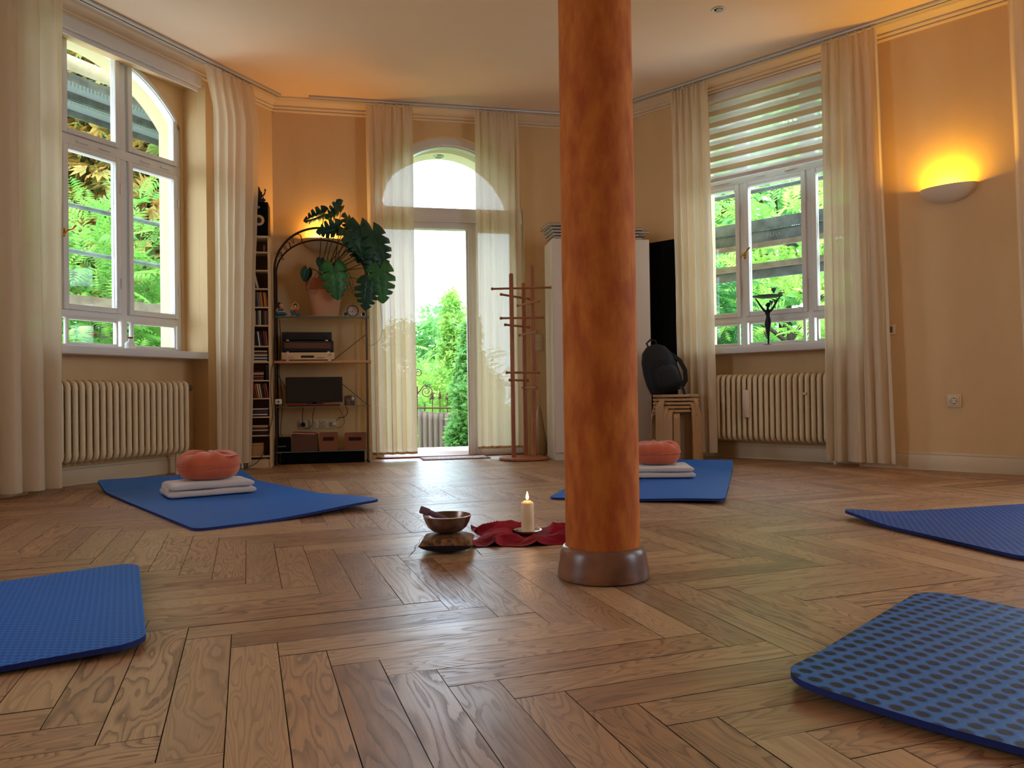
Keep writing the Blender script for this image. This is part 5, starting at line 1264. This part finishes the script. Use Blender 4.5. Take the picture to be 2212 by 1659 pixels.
# porch soffit seen through the arch, with its own small lamp
mb = MB(); N = 32
arcp = [(DC-.65*math.cos(PI*i/N), 2.09+.65*math.sin(PI*i/N)) for i in range(N+1)]
mb.prism(arcp+[(DC+.9, 2.09), (DC+.9, 2.95), (DC-.9, 2.95), (DC-.9, 2.09)], .451, .66)
struct(mb.build('porch_arch', mat('porch_daylit_yellow', srgb(250, 236, 190), .8), None, 0, loc=BW.at(0), rz=BW.th))  # yellow made paler in the colour for the outside light on it
t = thing('porch_downlight', 'small round silver downlight in the yellow arch outside the door', 'ceiling light', BW.at(DC-.02, -.55, 2.735), BW.th)
MB().lathe([(.025, -.002), (.045, -.006), (.048, -.003), (.044, .002), (.03, .002)], 28).build('trim_ring', mat('silver_dish', (0, 0, 0)), t); MB().lathe([(0, -.001), (.027, -.001)], 20).build('lens', mat('grey_reflector', (0, 0, 0)), t)

def leafmat(name, c1, c2, tr=.45):
    m = bpy.data.materials.new(name); m.use_nodes = True; T = NT(m); b = T.n['Principled BSDF']
    g = T.new('ShaderNodeAttribute', attribute_name='lr').outputs['Fac']
    cc = T.mix(g, c1, c2); T.l.new(cc, b.inputs['Base Color']); b.inputs['Roughness'].default_value = .5; b.inputs['Specular IOR Level'].default_value = .3
    t = T.new('ShaderNodeBsdfTranslucent'); T.l.new(cc, t.inputs[0]); mx = T.new('ShaderNodeMixShader'); mx.inputs[0].default_value = tr
    T.l.new(b.outputs[0], mx.inputs[1]); T.l.new(t.outputs[0], mx.inputs[2]); T.l.new(mx.outputs[0], T.n['Material Output'].inputs[0]); return m
def foliage(kind, n, centre, rad, size, m, parent, seed, shell=.55):
    rng = np.random.default_rng(seed)
    # template in local frame: list of verts, faces
    V = []; F = []
    if kind == 'pinnate':
        k = 9
        for i in range(k):
            t_ = (i+1)/k; l = .30*math.sin(PI*min(1, t_*.85+.15))**.7+.06
            for sd in (-1, 1):
                b = len(V); y = t_*1.0; z = -.25*t_*t_
                V += [(0, y, z), (sd*l*.45, y-.03+.07, z+.01), (sd*l, y+.16, z-.09), (sd*l*.42, y+.13, z-.03)]; F.append((b, b+1, b+2, b+3))
    elif kind == 'broad':
        for i in range(4):
            a = i*1.7; b = len(V); c_, s__ = math.cos(a), math.sin(a); ox_, oy_ = c_*.25, s__*.25
            pts = [(0, 0, 0), (.22, .28, .05), (.12, .62, -.02), (0, .8, -.08), (-.12, .62, -.02), (-.22, .28, .05)]
            V += [(ox_+x*c_-y*s__, oy_+x*s__+y*c_, z+.1*i) for x, y, z in pts]; F += [(b, b+1, b+2, b+3), (b, b+3, b+4, b+5)]
    elif kind == 'palmate':
        for i in range(3):
            a0 = i*2.1; b0_ = len(V); cx, cy = .3*math.cos(a0), .3*math.sin(a0)
            for j in range(5):
                a = a0-1.2+.6*j; l = .55 if j in (1, 2, 3) else .38; b = len(V); c_, s__ = math.cos(a), math.sin(a)
                V += [(cx, cy, .08*i), (cx+c_*l*.5-s__*.10, cy+s__*l*.5+c_*.10, .08*i+.02), (cx+c_*l, cy+s__*l, .08*i-.06), (cx+c_*l*.5+s__*.10, cy+s__*l*.5-c_*.10, .08*i+.02)]; F.append((b, b+1, b+2, b+3))
    V = np.array(V, float); F = np.array(F); nv = len(V)
    d = rng.normal(size=(n, 3)); d /= np.linalg.norm(d, axis=1)[:, None]; r = (shell+(1-shell)*rng.random(n)**.7)
    # clump modulation
    ph = rng.random(3)*9; cl = 1+.16*np.sin(d[:, 0]*5+ph[0])+.13*np.sin(d[:, 1]*6+ph[1])+.13*np.sin(d[:, 2]*7+ph[2])
    C = np.array(centre)+d*np.array(rad)*(r*cl)[:, None]
    # leaf axis points outwards and drops a little
    y = d*np.array([1, 1, .5])+rng.normal(size=(n, 3))*.55-np.array([0, 0, .15]); y /= np.linalg.norm(y, axis=1)[:, None]
    up = np.array([0, 0, 1.0])+rng.normal(size=(n, 3))*.35; x = np.cross(y, up); x /= np.linalg.norm(x, axis=1)[:, None]; z = np.cross(x, y)
    s = size*(.7+.6*rng.random(n))
    allv = C[:, None, :]+s[:, None, None]*(V[None, :, 0:1]*x[:, None, :]+V[None, :, 1:2]*y[:, None, :]+V[None, :, 2:3]*z[:, None, :])
    allf = (F[None]+(np.arange(n)*nv)[:, None, None]).reshape(-1, 4)
    me = bpy.data.meshes.new('foliage'); me.from_pydata(allv.reshape(-1, 3).tolist(), [], allf.tolist()); me.materials.append(m)
    at = me.attributes.new('lr', 'FLOAT', 'FACE'); at.data.foreach_set('value', np.repeat(rng.random(n), len(F)).astype(np.float32))
    o = bpy.data.objects.new('foliage', me); COL.objects.link(o); o.parent = parent; return o
BARK = mat('bark', srgb(80, 66, 54), .9, bump=.5, bscale=20, bdist=.01, var=srgb(56, 44, 36))
def tree(name, label, base_, crowns, kind, n, size, m, seed, trunk_r=.09, grp='garden trees outside'):
    t = thing(name, label, 'tree', base_, 0, grp); random.seed(seed)
    mb = MB(); c0 = Vector(crowns[0][0])
    for k, (c_, r_) in enumerate(crowns):
        c_ = Vector(c_); foliage(kind, n if k == 0 else int(n*.75), c_, r_, size, m, t, seed+k)
    zb = -1.2-base_[2]
    mid = Vector((c0.x*.6, c0.y*.6, (c0.z+zb)*.5)); mb.tube([(0, 0, zb), mid, c0], [trunk_r, trunk_r*.75, trunk_r*.4], 10)
    for k in range(14):
        a = random.uniform(0, 2*PI); st_ = mid.lerp(c0, random.random()*.9); r_ = crowns[k % len(crowns)][1]; cc = Vector(crowns[k % len(crowns)][0])
        e = cc+Vector((math.cos(a)*r_[0]*.85, math.sin(a)*r_[1]*.85, random.uniform(-.5, .8)*r_[2])); m1 = st_.lerp(e, .5)+Vector((random.uniform(-.15, .15), 0, random.uniform(-.1, .25)))
        mb.tube([st_, st_.lerp(m1, .5)+Vector((.03, .02, .05)), m1, e], [trunk_r*.35, trunk_r*.26, trunk_r*.18, trunk_r*.06], 7)
    mb.build('trunk', BARK, t, 60); return t
L1 = leafmat('sumac_leaf', srgb(148, 190, 84), srgb(92, 150, 62)); L2 = leafmat('maple_leaf', srgb(196, 140, 66), srgb(90, 128, 62), .35); L3 = leafmat('bright_leaf', srgb(188, 214, 104), srgb(126, 176, 84)); L4 = leafmat('deep_leaf', srgb(60, 128, 52), srgb(36, 96, 44)); L5 = leafmat('vine_leaf', srgb(168, 210, 124), srgb(116, 176, 100))
tree('sumac_tree', 'bright green feathery sumac filling the lower left window', (-4.4, 8.2, 0), [((-.05, .1, .75), (1.55, 1.3, 1.75)), ((.35, .9, -.2), (1.4, 1.2, 1.3)), ((-1.2, -.6, 1.0), (1.0, 1.0, 1.4)), ((1.0, 1.6, .9), (1.2, 1.0, 1.5))], 'pinnate', 1500, .34, L1, 3)
tree('maple_tree', 'orange tinged maple high behind the sumac in the left window', (-7.4, 13.5, 0), [((0.6, 0, 5.0), (3.2, 2.4, 3.4)), ((1.9, 1.5, 2.8), (2.4, 2, 2.4)), ((2.8, .3, 5.4), (1.9, 1.6, 2.6))], 'palmate', 5200, .42, L2, 9, .2)
tree('hedge_tree', 'dark green tree far behind the left window trees', (-10.5, 19, 0), [((0, 0, 2.8), (4.2, 2.4, 4.0))], 'broad', 2600, .5, L4, 15, .2)
tree('robinia_tree', 'yellow green feathery tree in the middle of the right window', (3.4, 9.6, 0), [((.1, 0, 1.3), (1.9, 1.2, 2.1)), ((-.4, 1.2, .2), (1.7, 1.1, 1.4))], 'pinnate', 1500, .30, L3, 23)
tree('ash_tree', 'tall green leafy tree behind the scaffold in the right window', (5.2, 14.5, 0), [((0, 0, 3.4), (3.4, 2.2, 3.8))], 'broad', 3200, .36, L5, 29, .2)
tree('dark_shrub', 'dark green drooping shrub at the left side of the right window', (2.02, 7.9, 0), [((.0, 0, .95), (.34, .4, .80)), ((.1, .1, .2), (.5, .45, .7))], 'pinnate', 300, .24, L4, 35, .04, 'garden shrubs outside')
tree('box_shrub', 'rounded dense green shrub low in the right window', (3.1, 8.3, 0), [((.0, 0, .25), (.8, .5, .75))], 'broad', 1300, .12, L4, 39, .04, 'garden shrubs outside')
# through the door
tree('round_tree', 'round green tree on the horizon seen through the doorway', (-2.3, 22, -.5), [((0, 0, 1.6), (1.7, 1.5, 1.75))], 'broad', 1800, .24, L5, 41)
tree('lime_shrubs', 'lime green shrubs behind the iron gate in the doorway', (-1.45, 14.5, -.7), [((0, 0, .6), (1.9, 1.2, 1.25)), ((.6, -.9, .1), (1.5, 1, .9))], 'pinnate', 1500, .26, L3, 47, .05, 'garden shrubs outside')
tree('slender_sapling', 'slender pale sapling against the white sky at right in the doorway', (-.98, 13.0, 0), [((0, 0, 1.55), (.24, .24, .85)), ((0, 0, .7), (.4, .4, .8))], 'broad', 420, .11, L3, 51, .02)
tree('climbing_vine', 'dense vine hanging at the right side of the doorway view', (-.62, 8.55, 0), [((0.12, 0, .45), (.15, .22, .60)), ((.06, 0, -.1), (.20, .2, .40)), ((.17, 0, 1.0), (.07, .1, .40))], 'palmate', 800, .10, L5, 57, .03, 'garden shrubs outside')
t = thing('neighbour_house', 'red tiled roof of a house half hidden by leaves in the doorway', 'house', (-1.9, 30, -1.15))
MB().box(-1.5, 1.6, -2, 2, 0, 2.0).build('wall', OUTP, t, 0); MB().prism([(-1.8, 1.9), (1.9, 1.9), (.1, 3.2)], -2.2, 2.2).build('roof', mat('red_tiles', srgb(176, 104, 84), .8, bump=.6, bscale=10, bdist=.03), t, 0)
MB().box(-.8, -.2, -2.03, -1.99, .8, 1.5).build('window', BLACK, t)
# iron gate with reed matting
WI = mat('rusty_iron', srgb(84, 62, 52), .6, .5, var=srgb(120, 64, 44), vscale=30)
GY = 9.0; gp = lambda x, y: (lambda d: Vector((d.x*GY/d.y, GY, EYE+d.z*GY/d.y)))(ray(x, y))
g0 = gp(899, 972); t = thing('iron_gate', 'rusty wrought iron gate with spear tips outside the doorway', 'gate', (g0.x, GY, g0.z-.25))
q = lambda x, y: gp(x, y)-Vector((g0.x, GY, g0.z-.25))
split(MB().tube([q(899, 881), q(975, 881.5)], .010, 8).tube([q(899, 900), q(975, 899)], .007, 8).tube([q(899, 968), q(975, 968)], .008, 8), 'rail', WI, t)
for x_, y_ in ((917, 866), (934, 853), (950, 853), (966, 855)):
    b_ = q(x_, y_); mb = MB(); mb.tube([(b_.x, 0, 0), (b_.x, 0, b_.z-.03)], .006, 8)
    if x_ != 917: mb.tube([(b_.x, 0, b_.z-.05), (b_.x, 0, b_.z-.03), (b_.x, 0, b_.z+.01), (b_.x, 0, b_.z+.05)], [.006, .018, .014, .001], 8); mb.tube([(b_.x-.03, 0, b_.z-.02), (b_.x-.018, 0, b_.z-.045), (b_.x, 0, b_.z-.05), (b_.x+.018, 0, b_.z-.045), (b_.x+.03, 0, b_.z-.02)], .004, 6)
    mb.build('bar', WI, t)
mb = MB(); mb.tube([(0, 0, 0), q(901, 835)], .010, 8)
P_ = []
for k in range(40):
    a = k*.32; r_ = .075*(1-k/46); c_ = q(921, 846); P_.append((c_.x+r_*math.cos(2.0-a)*1.0, 0, c_.z+r_*math.sin(2.0-a)))
mb.tube([q(901, 852)]+P_, [.008]*1+[.007-.004*k/40 for k in range(40)], 7)
P_ = []
for k in range(26):
    a = k*.32; r_ = .05*(1-k/34); c_ = q(903, 806); P_.append((c_.x+r_*math.cos(2.4-a), 0, c_.z+r_*math.sin(2.4-a)))
mb.tube(P_, .006, 7); mb.build('scroll', WI, t)
RM = bpy.data.materials.new('reed_matting'); RM.use_nodes = True; T = NT(RM); b = T.n['Principled BSDF']; co = T.new('ShaderNodeTexCoord').outputs['Object']
n_ = T.noise(T.mapping(co, scale=(90, 1, 1.5)), 1.6, 3, .6); T.l.new(T.mix(T.ramp(n_, .35, .65), srgb(150, 126, 110), srgb(112, 90, 80)), b.inputs['Base Color']); b.inputs['Roughness'].default_value = .9
a0, a1 = q(905, 888), q(988, 974); t2 = thing('reed_screen', 'brown reed matting tied to the iron gate outside the doorway', 'screen', (g0.x, GY-.03, g0.z-.25))
def rf(u, v):
    x = a0.x+(a1.x-a0.x)*u; zt = a0.z-.02*math.sin(PI*u)-.02*u; return (x, -.012*math.sin(u*PI*14), a1.z-.2+(zt-a1.z+.2)*v)
mb = MB(); mb.grid(rf, 84, 8); o = mb.build('matting', RM, t2, 60); md = o.modifiers.new('thick', 'SOLIDIFY'); md.thickness = .01
MB().tube([rf(u/20, 1.0) for u in range(21)], .010, 7).build('rolled_edge', mat('reed_edge', srgb(120, 104, 84), .9), t2)

# scaffolding outside the windows (one standing frame per window wall)
ZN = mat('scaffold_zinc', srgb(118, 124, 122), .5, .4, var=srgb(84, 88, 86), vscale=8, bump=.15, bscale=30); ZN.node_tree.nodes['Principled BSDF'].inputs['Metallic'].default_value = .35
def deckmat():
    m = bpy.data.materials.new('perforated_deck'); m.use_nodes = True; T = NT(m); b = T.n['Principled BSDF']; co = T.new('ShaderNodeTexCoord').outputs['Object']
    sp = T.new('ShaderNodeSeparateXYZ'); T.l.new(co, sp.inputs[0]); a = .030
    y = T.m('DIVIDE', sp.outputs[1], a*.7); sh = T.m('MULTIPLY', T.m('MODULO', T.m('ADD', T.m('FLOOR', y), 100.0), 2.0), .5)
    fx = T.m('SUBTRACT', T.m('FRACT', T.m('ADD', T.m('DIVIDE', sp.outputs[0], a), sh)), .5); fy = T.m('SUBTRACT', T.m('FRACT', y), .5)
    r = T.m('ADD', T.m('MULTIPLY', fx, fx), T.m('MULTIPLY', fy, fy)); hole = T.m('LESS_THAN', r, .075)
    band = T.m('LESS_THAN', T.m('ABSOLUTE', T.m('SUBTRACT', T.m('FRACT', T.m('DIVIDE', sp.outputs[1], .32)), .5)), .26)
    b.inputs['Base Color'].default_value = (*srgb(126, 130, 126), 1); b.inputs['Roughness'].default_value = .6; b.inputs['Metallic'].default_value = .3
    tr = T.new('ShaderNodeBsdfTransparent'); mx = T.new('ShaderNodeMixShader'); T.l.new(T.m('MULTIPLY', hole, band), mx.inputs[0]); T.l.new(b.outputs[0], mx.inputs[1]); T.l.new(tr.outputs[0], mx.inputs[2]); T.l.new(mx.outputs[0], T.n['Material Output'].inputs[0]); return m
DKM = deckmat(); YEL = mat('tag_yellow', srgb(236, 190, 20), .5); WB = mat('weathered_board', srgb(150, 136, 116), .85, var=srgb(120, 106, 92), vscale=9)
TM = mat('toe_board', srgb(176, 168, 140), .8, var=srgb(150, 140, 112), vscale=6)
def text_obj(s, name, size, m, parent, loc, rot, ext=.0006, shear=0):
    cu = bpy.data.curves.new(name, 'FONT'); cu.body = s; cu.size = size; cu.extrude = ext; cu.align_x = 'CENTER'; cu.align_y = 'CENTER'; cu.shear = shear
    tmp = bpy.data.objects.new('tmp', cu); COL.objects.link(tmp); bpy.context.view_layer.update()
    me = bpy.data.meshes.new_from_object(tmp.evaluated_get(bpy.context.evaluated_depsgraph_get())); bpy.data.objects.remove(tmp)
    o = bpy.data.objects.new(name, me); me.materials.clear(); me.materials.append(m); COL.objects.link(o); o.parent = parent; o.location = loc; o.rotation_euler = rot; return o
def scaffold(label, P, s0, s1, yo, decks, rails, toes, posts):
    t = thing('scaffold', label, 'scaffold', P.at((s0+s1)/2, -yo, -1.15), P.th, 'galvanised scaffolding outside the windows'); L = (s1-s0)/2; Z = 1.15; t['_'] = 0; del t['_']
    for x in posts:
        for y in (0, .75): MB().tube([(x, y, 0), (x, y, 5.6)], .024, 12).build('standard', ZN, t)
        for z in [d_[0] for d_ in decks]: MB().tube([(x, 0, z+Z-.03), (x, .75, z+Z-.03)], .024, 10).build('transom', ZN, t)
    for z, w_ in decks:
        for k in range(2):
            y0 = .04+k*.34; MB().box(-L, L, y0, y0+.32, z+Z, z+Z+.003).build('deck_plate', DKM, t, 0)
            mb = MB()
            for yy in (y0, y0+.315): mb.box(-L, L, yy-.001, yy+.006, z+Z-.055, z+Z+.004)
            split(mb, 'deck_flange', ZN, t)
    for z, y in rails: MB().tube([(-L, y, z+Z), (L, y, z+Z)], .019, 10).build('guard_rail', ZN, t)
    for z, y, h_, mm in toes: MB().box(-L, L, y, y+.03, z+Z, z+Z+h_, bev=.002).build('toe_board', mm, t)
    return t, Z
def zo(P, x, y, off): return P.px(x, y, off)
# left: deck seen from below through the upper lights
yo = .75
zd = zo(LW, 200, 172, -yo)[1]
tl, Z = scaffold('galvanised scaffold with perforated decks outside the left window', LW, -3.2, 1.3, yo, [(zd, 0)], [(zo(LW, 200, 452, -yo-.7)[1], .72), (zo(LW, 200, 549, -yo-.7)[1], .72)], [(zd, -.032, .10, TM), (zo(LW, 200, 660, -yo-.7)[1]-.06, .74, .14, WB)], [-1.9, 1.9])
s_, z_ = LW.px(306, 206, -yo+.03); MBx = MB().box(-.11, .10, -.002, 0, -.042, .042, bev=.0008)
o = MBx.build('yellow_tag', YEL, tl); o.location = (s_-(-.95), -.033, zd+.05+Z)
text_obj('LFIX', 'tag_lettering', .055, BLACK, o, (.015, -.004, -.008), (PI/2, 0, 0), shear=.0)
m_ = MB(); m_.prism([(-.098, -.03), (-.066, .03), (-.055, .03), (-.048, -.005), (-.066, -.012), (-.078, -.03)], -.005, -.003); m_.build('tag_emblem', BLACK, o)
# right: beams at eye level
yo = .75
R1 = zo(RW, 1670, 492, -yo)[1]; R2 = zo(RW, 1670, 582, -yo)[1]
t, Z = scaffold('galvanised scaffold beams crossing the right window', RW, -1.2, 4.2, yo, [], [(zo(RW, 1670, 405, -yo)[1], 0)], [(R1+.0, .0, .09, ZN), (R1-.10, .03, .10, ZN), (R1-.15, .0, .045, WB), (R2+.02, 0, .05, WB), (R2-.06, .02, .08, ZN)], [-2.2, 2.2])
mk = mat('stamped_letters', srgb(140, 143, 140), .5)
s_, z_ = RW.px(1668, 492, -yo); text_obj('ALFIX', 'stamped_lettering', .05, mk, t, (s_-1.5, .026, z_-.05+Z), (PI/2, 0, 0))
s_, z_ = RW.px(1645, 480, -yo); text_obj('ALFIX', 'stamped_lettering', .05, mk, t, (s_-1.35, -.003, z_+.02+Z), (PI/2, 0, 0))
